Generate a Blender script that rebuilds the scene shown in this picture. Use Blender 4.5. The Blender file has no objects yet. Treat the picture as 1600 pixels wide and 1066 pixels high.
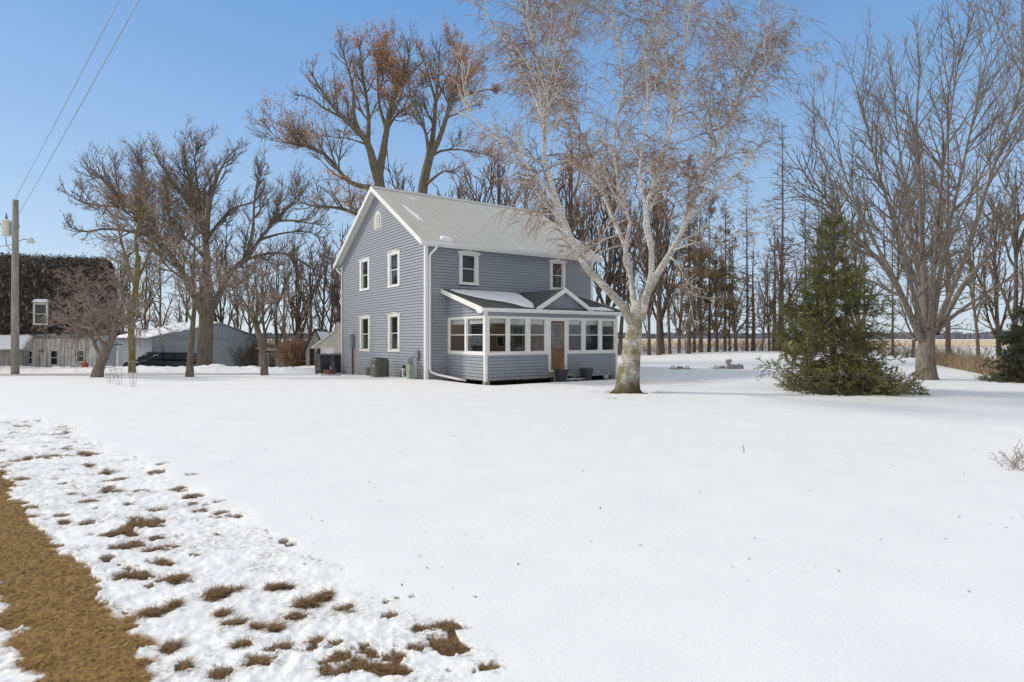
import bpy, math, numpy as np
from mathutils import Vector
rng=np.random.default_rng(7)
F=950.0; HZ=528.0; CH=1.76
sc=bpy.context.scene; col=sc.collection
rad=math.radians
# ------------------------------------------------------------ noise
def _h(ix,iy,s):
    n=(ix.astype(np.int64)*374761393+iy.astype(np.int64)*668265263+s*1442695041)&0xffffffff
    n=((n^(n>>13))*1274126177)&0xffffffff
    return ((n^(n>>16))&0xffff)/65535.0
def vn(x,y,s=0):
    x=np.asarray(x,float); y=np.asarray(y,float)
    ix=np.floor(x); iy=np.floor(y); fx=x-ix; fy=y-iy
    fx=fx*fx*(3-2*fx); fy=fy*fy*(3-2*fy); ix=ix.astype(np.int64); iy=iy.astype(np.int64)
    a=_h(ix,iy,s); b=_h(ix+1,iy,s); c=_h(ix,iy+1,s); d=_h(ix+1,iy+1,s)
    return (a*(1-fx)+b*fx)*(1-fy)+(c*(1-fx)+d*fx)*fy
def fbm(x,y,s=0,o=4):
    t=0;a=.5
    for k in range(o):
        t=t+a*vn(np.asarray(x)*2**k+17.3*k,np.asarray(y)*2**k+5.1*k,s+k); a*=.5
    return t/(1-.5**o)
def ss(a,b,x):
    t=np.clip((np.asarray(x,float)-a)/(b-a),0,1); return t*t*(3-2*t)
# ------------------------------------------------------------ terrain
def zt(x,y):
    x=np.asarray(x,float); y=np.asarray(y,float)
    z=-.26*ss(24,35,y)*ss(-2.5,-9,x)
    z=z-.30*ss(38,48,y)*ss(-4,-14,x)-.65*ss(38.5,47,y)*ss(-16,-23,x)
    z=z+.22*np.exp(-((y-36.8)/1.1)**2)*ss(-11,-15,x)*ss(-60,-45,x)*(.6+.8*vn(x*.9,y*.9,3))
    z=z+.60*np.exp(-((x-21)/10)**2-((y-50)/9)**2)
    z=z-.9*ss(58,75,y)*ss(-5,8,x)
    e=x-(19.2+(y-23)*.45)            # lawn edge falling away on the right
    z=z-.35*ss(0,5,e)*ss(14,20,y)
    lx=(x+3.5526)*.8184+(y-25)*.5746; ly=-(x+3.5526)*.5746+(y-25)*.8184
    z=z-.11*ss(.2,1.1,lx)*ss(9.2,8.0,lx)*ss(-4.6,-3.2,ly)*ss(.5,0,ly)
    z=z+.05*(fbm(x*.12,y*.12,11,3)-.5)*ss(6,14,np.hypot(x,y))
    return z
def z1(x,y): return float(zt(x,y))
def W(px,py,d): return ((px-800)/F*d, d, CH+(HZ-py)/F*d)
def G(px,d): x=(px-800)/F*d; return (x,d,z1(x,d))
# ------------------------------------------------------------ materials
def mat(name,base=(.5,.5,.5),rough=.8,metal=0,build=None,spec=None):
    m=bpy.data.materials.new(name); m.use_nodes=True; nt=m.node_tree; b=nt.nodes['Principled BSDF']
    b.inputs['Base Color'].default_value=(*base,1); b.inputs['Roughness'].default_value=rough; b.inputs['Metallic'].default_value=metal
    if spec is not None: b.inputs['Specular IOR Level'].default_value=spec
    if build: build(nt,b)
    return m
def nd(nt,t,**k):
    n=nt.nodes.new(t)
    for a,v in k.items():
        if a in n.inputs: n.inputs[a].default_value=v
        else: setattr(n,a,v)
    return n
def coords(nt,scale=(1,1,1),kind='Object'):
    t=nd(nt,'ShaderNodeTexCoord'); m=nd(nt,'ShaderNodeMapping'); m.inputs['Scale'].default_value=scale
    nt.links.new(t.outputs[kind],m.inputs['Vector']); return m.outputs['Vector']
def ramp(nt,fac,stops):
    r=nd(nt,'ShaderNodeValToRGB'); e=r.color_ramp.elements
    while len(e)<len(stops): e.new(.5)
    for q,(p,c) in zip(e,stops): q.position=p; q.color=(*c,1) if len(c)==3 else c
    nt.links.new(fac,r.inputs['Fac']); return r.outputs['Color']
def noise(nt,vec,scale,detail=4,rough=.55):
    n=nd(nt,'ShaderNodeTexNoise'); n.inputs['Scale'].default_value=scale; n.inputs['Detail'].default_value=detail; n.inputs['Roughness'].default_value=rough
    nt.links.new(vec,n.inputs['Vector']); return n.outputs['Fac']
def bump(nt,b,fac,strength,dist=.02):
    n=nd(nt,'ShaderNodeBump'); n.inputs['Strength'].default_value=strength; n.inputs['Distance'].default_value=dist
    nt.links.new(fac,n.inputs['Height']); nt.links.new(n.outputs['Normal'],b.inputs['Normal'])
def mix(nt,fac,a,b_,mode='MIX'):
    n=nd(nt,'ShaderNodeMix',data_type='RGBA',blend_type=mode)
    for s,v in ((n.inputs[0],fac),(n.inputs[6],a),(n.inputs[7],b_)):
        if isinstance(v,(int,float)): s.default_value=v
        elif isinstance(v,tuple): s.default_value=(*v,1)
        else: nt.links.new(v,s)
    return n.outputs[2]
def noisy(name,c1,c2,scale=3,rough=.8,metal=0,sc_=(1,1,1),bs=0,lo=.35,hi=.65,bd=.01,detail=5,kind='Object'):
    def f(nt,b):
        v=coords(nt,sc_,kind); n=noise(nt,v,scale,detail); nt.links.new(ramp(nt,n,[(lo,c1),(hi,c2)]),b.inputs['Base Color'])
        if bs: bump(nt,b,n,bs,bd)
    return mat(name,c1,rough,metal,f)
M={}
def snow_f(nt,b):
    v=coords(nt); n=noise(nt,v,1.2,6,.6); n2=noise(nt,v,28,5,.7)
    base=ramp(nt,n,[(.3,(.83,.835,.84)),(.7,(.875,.88,.88))])
    at=nd(nt,'ShaderNodeAttribute',attribute_name='dirt_shade')
    mm=nd(nt,'ShaderNodeMath',operation='MULTIPLY'); nt.links.new(at.outputs['Fac'],mm.inputs[0])
    nt.links.new(ramp(nt,n2,[(.45,(0,0,0)),(.62,(1,1,1))]),mm.inputs[1])
    c=mix(nt,mm.outputs[0],base,(.25,.21,.16)); nt.links.new(c,b.inputs['Base Color'])
    n3=noise(nt,v,7,6,.65)
    ad=nd(nt,'ShaderNodeMath',operation='ADD'); nt.links.new(n2,ad.inputs[0]); nt.links.new(n3,ad.inputs[1])
    bump(nt,b,ad.outputs[0],.25,.012)
M['snow']=mat('snow',(.83,.85,.87),.65,0,snow_f,spec=.3)
M['roofsnow']=noisy('roof_snow',(.80,.82,.85),(.87,.89,.91),14,.6,bs=.3)
def ground_f(nt,b):
    v=coords(nt); n=noise(nt,v,30,6,.7); n2=noise(nt,v,1.3,4)
    c=ramp(nt,n,[(.3,(.035,.02,.008)),(.5,(.10,.056,.02)),(.72,(.24,.145,.055))]); c2=mix(nt,n2,c,(.16,.13,.045),'MIX')
    m=mix(nt,.35,c,c2); nt.links.new(m,b.inputs['Base Color']); bump(nt,b,n,.8,.02)
M['earth']=mat('dead_grass_ground',(.2,.13,.06),.95,0,ground_f,spec=.1)
def field_f(nt,b):
    v=coords(nt,(.004,.05,1)); n=noise(nt,v,1.0,5,.6)
    v2=coords(nt,(.25,.9,1)); n2=noise(nt,v2,1.5,5,.7)
    g=nd(nt,'ShaderNodeSeparateXYZ'); t=nd(nt,'ShaderNodeTexCoord'); nt.links.new(t.outputs['Object'],g.inputs[0])
    stub=ramp(nt,n2,[(.42,(.80,.81,.83)),(.62,(.42,.33,.22))])
    tan=ramp(nt,n,[(.3,(.55,.40,.22)),(.7,(.72,.60,.42))])
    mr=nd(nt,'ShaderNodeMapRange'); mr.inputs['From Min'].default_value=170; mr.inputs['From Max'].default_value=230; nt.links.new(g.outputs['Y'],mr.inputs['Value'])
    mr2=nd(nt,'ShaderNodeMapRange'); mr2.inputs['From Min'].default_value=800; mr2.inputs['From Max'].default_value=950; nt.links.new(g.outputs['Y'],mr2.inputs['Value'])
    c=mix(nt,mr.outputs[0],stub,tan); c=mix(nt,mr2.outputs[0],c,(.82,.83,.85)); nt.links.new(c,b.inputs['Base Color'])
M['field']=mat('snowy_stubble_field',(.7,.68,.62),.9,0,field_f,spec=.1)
M['drive']=noisy('dirty_packed_snow',(.70,.685,.66),(.36,.31,.25),.55,.6,sc_=(.35,1.6,1),bs=.2,lo=.36,hi=.66,detail=8)
M['grass']=noisy('dead_grass_blades',(.13,.062,.016),(.58,.36,.115),38,.8,lo=.3,hi=.68,detail=3)
M['reed']=noisy('dry_reed',(.27,.20,.12),(.48,.37,.24),2,.9)
M['litter']=noisy('leaf_litter',(.05,.035,.02),(.16,.10,.05),3,.9)
def siding_mat(n,c):
    def f(nt,b):
        v=coords(nt,(1,1,6)); q=noise(nt,v,1.1,5); q2=noise(nt,coords(nt),.5,3)
        a=ramp(nt,q,[(.3,tuple(x*.92 for x in c)),(.7,tuple(x*1.06 for x in c))]); z_=nd(nt,'ShaderNodeSeparateXYZ'); t_=nd(nt,'ShaderNodeTexCoord'); nt.links.new(t_.outputs['Object'],z_.inputs[0])
        mr=nd(nt,'ShaderNodeMapRange'); mr.inputs['From Min'].default_value=.0; mr.inputs['From Max'].default_value=.75; mr.inputs['To Min'].default_value=.75; mr.inputs['To Max'].default_value=0; nt.links.new(z_.outputs['Z'],mr.inputs['Value'])
        sp_=nd(nt,'ShaderNodeMath',operation='MULTIPLY'); nt.links.new(mr.outputs[0],sp_.inputs[0]); nt.links.new(ramp(nt,noise(nt,coords(nt),7,6,.7),[(.42,(0,0,0)),(.6,(1,1,1))]),sp_.inputs[1])
        nt.links.new(mix(nt,sp_.outputs[0],mix(nt,q2,a,tuple(x*.88 for x in c)),(.17,.14,.11)),b.inputs['Base Color'])
    return mat(n,c,.55,0,f,spec=.35)
M['siding']=siding_mat('blue_grey_vinyl_siding',(.325,.35,.395))
M['white']=noisy('white_trim_paint',(.76,.76,.75),(.82,.82,.81),5,.5)
M['offwhite']=noisy('aged_white_trim',(.62,.62,.56),(.74,.74,.70),7,.6)
def metal_roof(nt,b):
    v=coords(nt,(3,.4,.4)); n=noise(nt,v,1.0,5); n2=noise(nt,coords(nt),1.2,6)
    a=ramp(nt,n,[(.3,(.54,.525,.485)),(.7,(.61,.595,.555))]); nt.links.new(mix(nt,ramp(nt,n2,[(.55,(0,0,0)),(.8,(.5,.5,.5))]),a,(.62,.62,.62)),b.inputs['Base Color'])
M['metalroof']=mat('beige_grey_ribbed_metal',(.44,.43,.41),.45,.15,metal_roof)
def shingle(nt,b):
    br=nd(nt,'ShaderNodeTexBrick'); br.inputs['Scale'].default_value=1; br.inputs['Brick Width'].default_value=.3; br.inputs['Row Height'].default_value=.14; br.inputs['Mortar Size'].default_value=.006
    br.inputs['Color1'].default_value=(.035,.037,.04,1); br.inputs['Color2'].default_value=(.075,.078,.085,1); br.inputs['Mortar'].default_value=(.015,.015,.016,1)
    nt.links.new(coords(nt),br.inputs['Vector']); n=noise(nt,coords(nt),60,3)
    nt.links.new(mix(nt,.5,br.outputs['Color'],ramp(nt,n,[(.3,(.03,.03,.035)),(.7,(.10,.10,.11))])),b.inputs['Base Color']); bump(nt,b,br.outputs['Fac'],.4,.01)
M['shingle']=mat('charcoal_shingle',(.05,.05,.055),.9,0,shingle)
def glass_dark(nt,b):
    b.inputs['Coat Weight'].default_value=.3
M['glass']=mat('dark_window_glass',(.018,.022,.026),.04,0,glass_dark,spec=.6)
def clear_glass(name,refl=.10,tint=(.9,.93,.93)):
    m=bpy.data.materials.new(name); m.use_nodes=True; nt=m.node_tree; nt.nodes.clear()
    o=nd(nt,'ShaderNodeOutputMaterial'); t=nd(nt,'ShaderNodeBsdfTransparent'); t.inputs[0].default_value=(*tint,1); g=nd(nt,'ShaderNodeBsdfGlossy'); g.inputs['Roughness'].default_value=.02
    x=nd(nt,'ShaderNodeMixShader'); f0=nd(nt,'ShaderNodeLayerWeight'); f0.inputs['Blend'].default_value=.5; f=nd(nt,'ShaderNodeMath',operation='POWER'); nt.links.new(f0.outputs['Facing'],f.inputs[0]); f.inputs[1].default_value=4.
    a=nd(nt,'ShaderNodeMath',operation='MULTIPLY_ADD'); a.inputs[1].default_value=.8; a.inputs[2].default_value=refl; nt.links.new(f.outputs[0],a.inputs[0])
    nt.links.new(a.outputs[0],x.inputs[0]); nt.links.new(t.outputs[0],x.inputs[1]); nt.links.new(g.outputs[0],x.inputs[2]); nt.links.new(x.outputs[0],o.inputs[0]); return m
M['clear']=clear_glass('porch_glass',.09,(.97,.98,.98))
M['screen']=clear_glass('screened_glass',.07,(.8,.8,.8))
M['blind']=noisy('pale_window_shade',(.62,.61,.58),(.72,.71,.68),4,.8)
M['doorwood']=noisy('red_brown_door_wood',(.15,.07,.035),(.25,.125,.06),3,.5,sc_=(8,8,1))
M['orange']=noisy('orange_pine_panel',(.42,.235,.12),(.58,.36,.2),3,.6,sc_=(10,10,1))
M['floor']=noisy('porch_floor',(.42,.38,.33),(.52,.48,.42),5)
M['dark']=noisy('dark_gap',(.02,.018,.016),(.04,.036,.03),5,.95)
M['planter']=noisy('charcoal_planter',(.022,.025,.03),(.04,.043,.05),4,.45)
M['bin']=noisy('dark_grey_bin_plastic',(.03,.032,.034),(.05,.052,.055),3,.5)
M['acgrey']=noisy('taupe_grey_metal',(.085,.085,.075),(.12,.12,.105),3,.5,.2)
M['acdark']=mat('dark_grille',(.02,.02,.02),.6)
M['green']=noisy('pale_green_pedestal',(.24,.33,.23),(.30,.39,.28),4,.6)
M['boxgrey']=noisy('grey_metal_box',(.22,.23,.24),(.3,.31,.32),6,.5,.3)
M['pvc']=mat('white_pvc',(.75,.76,.78),.4)
M['rust']=noisy('rusty_brown_wood',(.10,.045,.03),(.17,.08,.05),5,.9)
M['redlabel']=mat('yellow_red_label',(.55,.3,.05),.6)
M['concrete']=noisy('weathered_concrete',(.26,.25,.235),(.42,.41,.39),9,.9,bs=.3)
M['stepwood']=noisy('grey_step_boards',(.38,.37,.35),(.5,.49,.46),5,.8)
def bark(name,a,b_,c=None,scale=9,bs=.9,moss=None):
    def f(nt,b):
        v=coords(nt,(1,1,.22)); n=noise(nt,v,scale,7,.65); q=ramp(nt,n,[(.32,a),(.68,b_)])
        if moss:
            n2=noise(nt,coords(nt),1.6,4); q=mix(nt,ramp(nt,n2,[(.45,(0,0,0)),(.65,(.8,.8,.8))]),q,moss)
        nt.links.new(q,b.inputs['Base Color']); bump(nt,b,n,bs,.04)
    return mat(name,a,.95,0,f,spec=.15)
M['bark']=bark('grey_brown_bark',(.085,.07,.055),(.26,.225,.18),moss=(.17,.155,.085))
M['barkdark']=bark('dark_brown_bark',(.07,.055,.045),(.19,.155,.125))
M['barkred']=bark('reddish_pine_bark',(.10,.062,.048),(.24,.165,.13))
M['barkmaple']=bark('grey_maple_bark',(.11,.092,.075),(.30,.262,.22),scale=11)
M['barkmoss']=bark('mossy_green_bark',(.14,.12,.045),(.28,.235,.10),scale=12)
M['barkapple']=bark('apple_bark',(.12,.095,.08),(.28,.235,.20))
def birch(nt,b):
    v=coords(nt,(1,1,3.2)); n=noise(nt,v,5.5,5,.7); n3=noise(nt,coords(nt,(1,1,2.2)),11,4,.7)
    q=ramp(nt,n,[(.35,(.06,.055,.05)),(.42,(.46,.445,.42)),(.58,(.74,.73,.71))]); q=mix(nt,.5,q,ramp(nt,n3,[(.36,(.09,.08,.07)),(.52,(.56,.545,.51)),(.7,(.66,.65,.62))]))
    s=nd(nt,'ShaderNodeSeparateXYZ'); t=nd(nt,'ShaderNodeTexCoord'); nt.links.new(t.outputs['Object'],s.inputs[0])
    mr=nd(nt,'ShaderNodeMapRange'); mr.inputs['From Min'].default_value=.0; mr.inputs['From Max'].default_value=5.2; mr.inputs['To Min'].default_value=1.6; mr.inputs['To Max'].default_value=.0
    nt.links.new(s.outputs['Z'],mr.inputs['Value']); n2=noise(nt,coords(nt,(1,1,1)),2.6,5)
    a=nd(nt,'ShaderNodeMath',operation='MULTIPLY'); nt.links.new(mr.outputs[0],a.inputs[0]); nt.links.new(ramp(nt,n2,[(.38,(0,0,0)),(.6,(.85,.85,.85))]),a.inputs[1]); a.use_clamp=True
    q=mix(nt,a.outputs[0],q,(.20,.17,.075))
    mr3=nd(nt,'ShaderNodeMapRange'); mr3.inputs['From Min'].default_value=.05; mr3.inputs['From Max'].default_value=.75; mr3.inputs['To Min'].default_value=1; mr3.inputs['To Max'].default_value=0
    nt.links.new(s.outputs['Z'],mr3.inputs['Value']); q=mix(nt,mr3.outputs[0],q,(.085,.065,.03))
    nt.links.new(q,b.inputs['Base Color']); bump(nt,b,n,.7,.03)
M['birch']=mat('white_birch_bark',(.6,.6,.58),.8,0,birch,spec=.2)
M['birchtwig']=noisy('reddish_birch_twigs',(.20,.125,.085),(.41,.275,.19),.7,.9)
M['twig']=noisy('grey_brown_twigs',(.14,.112,.088),(.27,.22,.18),.6,.95)
M['twigmaple']=noisy('grey_maple_twigs',(.15,.13,.11),(.29,.25,.215),.6,.95)
M['twigpink']=noisy('pinkish_apple_twigs',(.25,.185,.155),(.42,.33,.28),.6,.95)
M['twigdark']=noisy('dark_twigs',(.085,.065,.05),(.17,.13,.10),.6,.95)
M['leaf']=noisy('dead_oak_leaves',(.40,.19,.07),(.66,.37,.16),1.5,.85)
M['needle']=noisy('spruce_needles',(.09,.11,.032),(.31,.33,.095),1.6,.7,lo=.3,hi=.72)
M['needledark']=noisy('dark_spruce_needles',(.035,.055,.03),(.085,.115,.055),1.5,.7)
M['needlebrown']=noisy('dull_pine_needles',(.15,.125,.06),(.26,.19,.10),1.2,.8)
M['bush']=noisy('orange_brown_brush',(.20,.12,.07),(.34,.215,.135),.9,.95)
# ------------------------------------------------------------ object helpers
def tag(o,label=None,cat=None,group=None,kind=None):
    if label:o['label']=label
    if cat:o['category']=cat
    if group:o['group']=group
    if kind:o['kind']=kind
    return o
def thing(name,loc=(0,0,0),rz=0,label=None,cat=None,group=None):
    o=bpy.data.objects.new(name,None); col.objects.link(o); o.location=loc; o.rotation_euler=(0,0,rz); o.empty_display_size=.2
    return tag(o,label,cat,group)
def link(name,me,m,parent=None,loc=None,smooth=False):
    if m is not None and len(me.materials)==0: me.materials.append(m)
    if smooth: me.polygons.foreach_set('use_smooth',np.ones(len(me.polygons),bool))
    o=bpy.data.objects.new(name,me); col.objects.link(o)
    if parent is not None:o.parent=parent
    if loc is not None:o.location=loc
    return o
def npmesh(name,V,Fc):
    V=np.asarray(V,np.float32); Fc=np.asarray(Fc,np.int32); me=bpy.data.meshes.new(name); k=Fc.shape[1]
    me.vertices.add(len(V)); me.vertices.foreach_set('co',V.ravel()); me.loops.add(Fc.size); me.loops.foreach_set('vertex_index',Fc.ravel())
    me.polygons.add(len(Fc)); me.polygons.foreach_set('loop_start',np.arange(0,Fc.size,k,dtype=np.int32)); me.polygons.foreach_set('loop_total',np.full(len(Fc),k,np.int32))
    me.update(calc_edges=True); return me
ID=lambda s,z,o:(s,-o,z)          # a wall facing -Y: along, up, out
class B:
    def __init__(s): s.v=[]; s.f=[]
    def add(s,v,f):
        n=len(s.v); s.v+=[tuple(p) for p in v]; s.f+=[tuple(i+n for i in q) for q in f]; return s
    def box(s,x0,x1,y0,y1,z0,z1):
        return s.add([(x0,y0,z0),(x1,y0,z0),(x1,y1,z0),(x0,y1,z0),(x0,y0,z1),(x1,y0,z1),(x1,y1,z1),(x0,y1,z1)],[(0,3,2,1),(4,5,6,7),(0,1,5,4),(1,2,6,5),(2,3,7,6),(3,0,4,7)])
    def bm(s,mp,a0,a1,z0,z1,o0,o1):
        c=[(a0,o0,z0),(a1,o0,z0),(a1,o1,z0),(a0,o1,z0),(a0,o0,z1),(a1,o0,z1),(a1,o1,z1),(a0,o1,z1)]
        return s.add([mp(a,z,o) for a,o,z in c],[(0,3,2,1),(4,5,6,7),(0,1,5,4),(1,2,6,5),(2,3,7,6),(3,0,4,7)])
    def prism(s,poly,mp,o0,o1):      # poly of (a,z) between two outs
        n=len(poly); v=[mp(a,z,o0) for a,z in poly]+[mp(a,z,o1) for a,z in poly]
        return s.add(v,[tuple(range(n))[::-1],tuple(range(n,2*n))]+[(i,(i+1)%n,n+(i+1)%n,n+i) for i in range(n)])
    def frame(s,mp,a0,a1,z0,z1,w,o0,o1):
        s.bm(mp,a0,a0+w,z0,z1,o0,o1); s.bm(mp,a1-w,a1,z0,z1,o0,o1); s.bm(mp,a0+w,a1-w,z0,z0+w,o0,o1); s.bm(mp,a0+w,a1-w,z1-w,z1,o0,o1); return s
    def tube(s,pts,r,n=8,cap=True):
        pts=[Vector(p) for p in pts]; rs=r if isinstance(r,(list,tuple)) else [r]*len(pts); rings=[]; prev=None
        for i,p in enumerate(pts):
            t=(pts[min(i+1,len(pts)-1)]-pts[max(i-1,0)]).normalized()
            a=prev if prev is not None else (Vector((0,0,1)) if abs(t.z)<.9 else Vector((1,0,0)))
            e1=(a-t*a.dot(t)); e1=e1.normalized() if e1.length>1e-5 else t.orthogonal().normalized(); e2=t.cross(e1); prev=e1
            rings.append([p+(e1*math.cos(2*math.pi*k/n)+e2*math.sin(2*math.pi*k/n))*rs[i] for k in range(n)])
        v=[q for r_ in rings for q in r_]; f=[(i*n+k,i*n+(k+1)%n,(i+1)*n+(k+1)%n,(i+1)*n+k) for i in range(len(pts)-1) for k in range(n)]
        if cap: f+=[tuple(range(n))[::-1],tuple((len(pts)-1)*n+k for k in range(n))]
        return s.add(v,f)
    def lathe(s,prof,c=(0,0,0),n=20,sq=0):
        v=[];f=[]
        for r,z in prof:
            for k in range(n):
                a=2*math.pi*(k+.5)/n; ca,sa=math.cos(a),math.sin(a)
                if sq: p=sq; q=(abs(ca)**p+abs(sa)**p)**(-1/p); ca*=q; sa*=q
                v.append((c[0]+r*ca,c[1]+r*sa,c[2]+z))
        for i in range(len(prof)-1): f+=[(i*n+k,i*n+(k+1)%n,(i+1)*n+(k+1)%n,(i+1)*n+k) for k in range(n)]
        f+=[tuple(range(n))[::-1],tuple((len(prof)-1)*n+k for k in range(n))]
        return s.add(v,f)
    def build(s,name,m,parent=None,smooth=False,bev=0,loc=None):
        me=bpy.data.meshes.new(name); me.from_pydata([tuple(p) for p in s.v],[],s.f); me.update(); o=link(name,me,m,parent,loc,smooth)
        if bev:
            q=o.modifiers.new('bevel','BEVEL'); q.width=bev; q.segments=2; q.limit_method='ANGLE'
        return o
def copy_tree(root,parent=None):
    c=root.copy(); col.objects.link(c)
    if parent is not None:c.parent=parent
    for ch in list(root.children): copy_tree(ch,c)
    return c
def siding(b,mp,z0,z1,lim,holes=(),h=.125,out=.032):
    z=z0
    while z<z1-1e-4:
        zb=min(z+h,z1); zm=(z+zb)/2; a0,a1=lim(z); c0,c1=lim(zb)
        cuts=sorted((p,q) for p,q,r,t in holes if r<zm<t); segs=[]; cur=None; lo=a0
        for p,q in cuts:
            if p>lo: segs.append((lo,p,cur is None))
            lo=max(lo,q); cur=1
        if lo<a1: segs.append((lo,a1,cur is None))
        for i,(p,q,_) in enumerate(segs):
            tp=c0 if abs(p-a0)<1e-6 else p; tq=c1 if abs(q-a1)<1e-6 else q
            if q-p<.01: continue
            g=min(.028,(zb-z)*.5); gi=-.006
            b.add([mp(p,z+g,out),mp(q,z+g,out),mp(tq,zb,out*.62),mp(tp,zb,out*.62),mp(p,z+g,gi),mp(q,z+g,gi),mp(p,z,gi),mp(q,z,gi),mp(tp,zb,gi),mp(tq,zb,gi)],[(0,1,2,3),(4,5,1,0),(6,7,5,4),(3,2,9,8)])
        z=zb
# ------------------------------------------------------------ ground & snow sheets
TUFT=[(182,840,24,9),(205,858,26,8),(250,862,30,8),(240,885,38,8),(235,907,52,14),(272,909,28,9),(225,966,32,14),(337,931,30,12),(427,1022,24,10),(490,1012,18,8),(488,947,32,10),(370,982,22,8),(226,826,16,5),(247,846,15,5),(244,742,13,4),(160,743,15,5),(186,753,18,5),(75,719,15,5),(360,812,30,5),(405,848,12,4),(583,1028,30,12),(620,1040,20,9),(606,1058,32,10),(540,1056,34,9),(610,972,16,6),(277,769,20,5),(300,779,12,4),(285,1052,20,14),(266,1023,14,8),(432,990,11,6),(176,876,14,6),(20,681,7,3),(101,705,15,4),(120,717,18,4),(240,803,20,4),(465,968,22,6),(530,1036,22,7),(300,748,10,3),(255,730,8,3),(345,808,12,4),(190,860,16,5),(420,850,8,3),(560,1045,20,8),(380,985,10,5),(515,935,8,4),(455,860,8,3),(320,905,8,4),(740,1062,26,5),(705,1060,12,6),(60,661,8,2),(140,730,10,3),(215,775,9,3),(150,800,8,3),(90,812,10,5),(310,875,9,4),(270,950,9,5),(395,955,10,4),(345,965,8,4)]
TU=[]
for px,py,w,h in TUFT:
    d=CH*F/(py-HZ); TU.append(((px-800)/F*d,d,0.88*w/F*d,.56*h*d*d/(F*CH)))
for k in range(110):
    y=rng.uniform(3,14)**1.0; R_=np.interp(y,[1.5,3.1,4.16,5.54,8.7,12,20],[-.5,-1.8,-2.67,-4.23,-7.3,-11.3,-22]); E_=np.interp(y,[1.5,3.1,3.87,5.73,8.28,11.9,13.2,20],[.9,-.16,-.73,-2.5,-5,-8.7,-11.1,-20])
    x=rng.uniform(R_,E_+.15); s=rng.uniform(.012,.045); TU.append((x,y,s*rng.uniform(1.5,3.2),s*.8))
def bare(x,y):
    """>0 where the dead grass shows through the snow"""
    w=(fbm(x*2.2,y*2.2,5,4)-.5)*.32+(fbm(x*8,y*12,9,4)-.5)*.42-.13
    L_=np.interp(y,[-4,1.5,3.1,4.21,5.54,8.7,13,30],[4,-.95,-2.42,-3.55,-5.5,-9.6,-16,-42]); R_=np.interp(y,[-4,1.5,3.1,4.16,5.54,8.7,12,30],[5,-.5,-1.8,-2.67,-4.23,-7.3,-11.3,-34])
    m=np.minimum(x-(L_+w+.12),(R_+w)-x)/.10
    near=(y<16)&(y>-3)
    t=np.full_like(x,-9.)
    xn=x[near]; yn=y[near]; wn=(fbm(xn*11,yn*17,21,6)-.5)*3.8-.36; tn=np.full_like(xn,-9.)
    for cx,cy,a,b_ in TU: 
        q=(np.abs(xn-cx)<a*2.5)&(np.abs(yn-cy)<b_*2.5+a)
        tn[q]=np.maximum(tn[q],(1-np.hypot((xn[q]-cx)/a,(yn[q]-cy)/(b_*.9+.02))+wn[q])*2.2)
    t[near]=tn
    bp=(1-np.hypot((x-3.75)/.95,(y-19.05)/.5)+(fbm(x*5,y*5,31,3)-.5)*1.2)*3   # melt ring at the birch foot
    bs=(1-np.hypot((x-10.4)/1.5,(y-18.6)/.6)+(fbm(x*5,y*5,33,3)-.5)*1.2)*3
    lx=(x+3.5526)*.8184+(y-25)*.5746; ly=-(x+3.5526)*.5746+(y-25)*.8184; wj=(fbm(x*3,y*3,35,4)-.5)
    pw=np.minimum(np.minimum(lx-.9,8.25-lx),np.minimum(ly+3.12+wj*.5,-ly))*6          # bare ground under and just before the porch
    gw=np.minimum(np.minimum(ly-.05,9.9-ly),np.minimum(lx+.16+wj*.35,.3-lx))*6
    rz_=rough_zone(x,y); q=(rz_>.3)&(y<15)&(y>1)
    xs_=x[q]; ys_=y[q]; u_=(xs_-ys_)*.7071; v_=(xs_+ys_)*.7071
    m[q]=np.maximum(m[q],(fbm(u_*2.3,v_*4.2,93,6)-.715)*12*rz_[q])
    return np.maximum(np.maximum(np.maximum(m,t),np.maximum(bp,bs)),np.maximum(pw,gw))
def rough_zone(x,y):
    E_=np.interp(y,[-4,1.5,3.1,3.87,5.73,8.28,11.9,13.2,20,40],[5,.9,-.16,-.73,-2.5,-5,-8.7,-11.1,-20,-45])
    return ss(.25,-.35,x-E_+(fbm(x*1.5,y*1.5,41,3)-.5)*.7)
def snow_h(x,y):
    r=rough_zone(x,y)
    h=.055-.022*r+.022*(fbm(x*.6,y*.6,51,4)-.5)+r*(.035*(fbm(x*3.2,y*6.0,53,4)-.5)+.03*(fbm(x*15,y*15,57,3)-.5))
    h=h+.05*r*(fbm(x*.9,y*.9,58,2)-.5)
    # clods in the ploughed berm beyond the drive
    bz=np.exp(-((y-36.8)/1.8)**2)*ss(-10,-13,x); h=h+bz*.16*np.maximum(0,fbm(x*2.6,y*2.6,61,3)-.45)*2
    return h,r
def polar(rs,th):
    Rr,T=np.meshgrid(rs,th,indexing='ij'); return Rr*np.sin(T),Rr*np.cos(T)
def sheet(name,X,Y,Z,m):
    n,k=X.shape; i=np.arange(n*k).reshape(n,k); f=np.stack([i[:-1,:-1],i[:-1,1:],i[1:,1:],i[1:,:-1]],-1).reshape(-1,4)
    f=f[:,::-1]; return npmesh(name,np.stack([X,Y,Z],-1).reshape(-1,3),f)
th=np.concatenate([np.linspace(-180,-62,50)[:-1],np.linspace(-62,6,620)[:-1],np.linspace(6,50,160)[:-1],np.linspace(50,180,50)])*math.pi/180
rs=np.concatenate([[.05,.4,.8,1.2],np.geomspace(1.6,16,560)[:-1],np.geomspace(16,75,170)])
X,Y=polar(rs,th); m_=bare(X,Y); H_,RZ=snow_h(X,Y)
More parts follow.
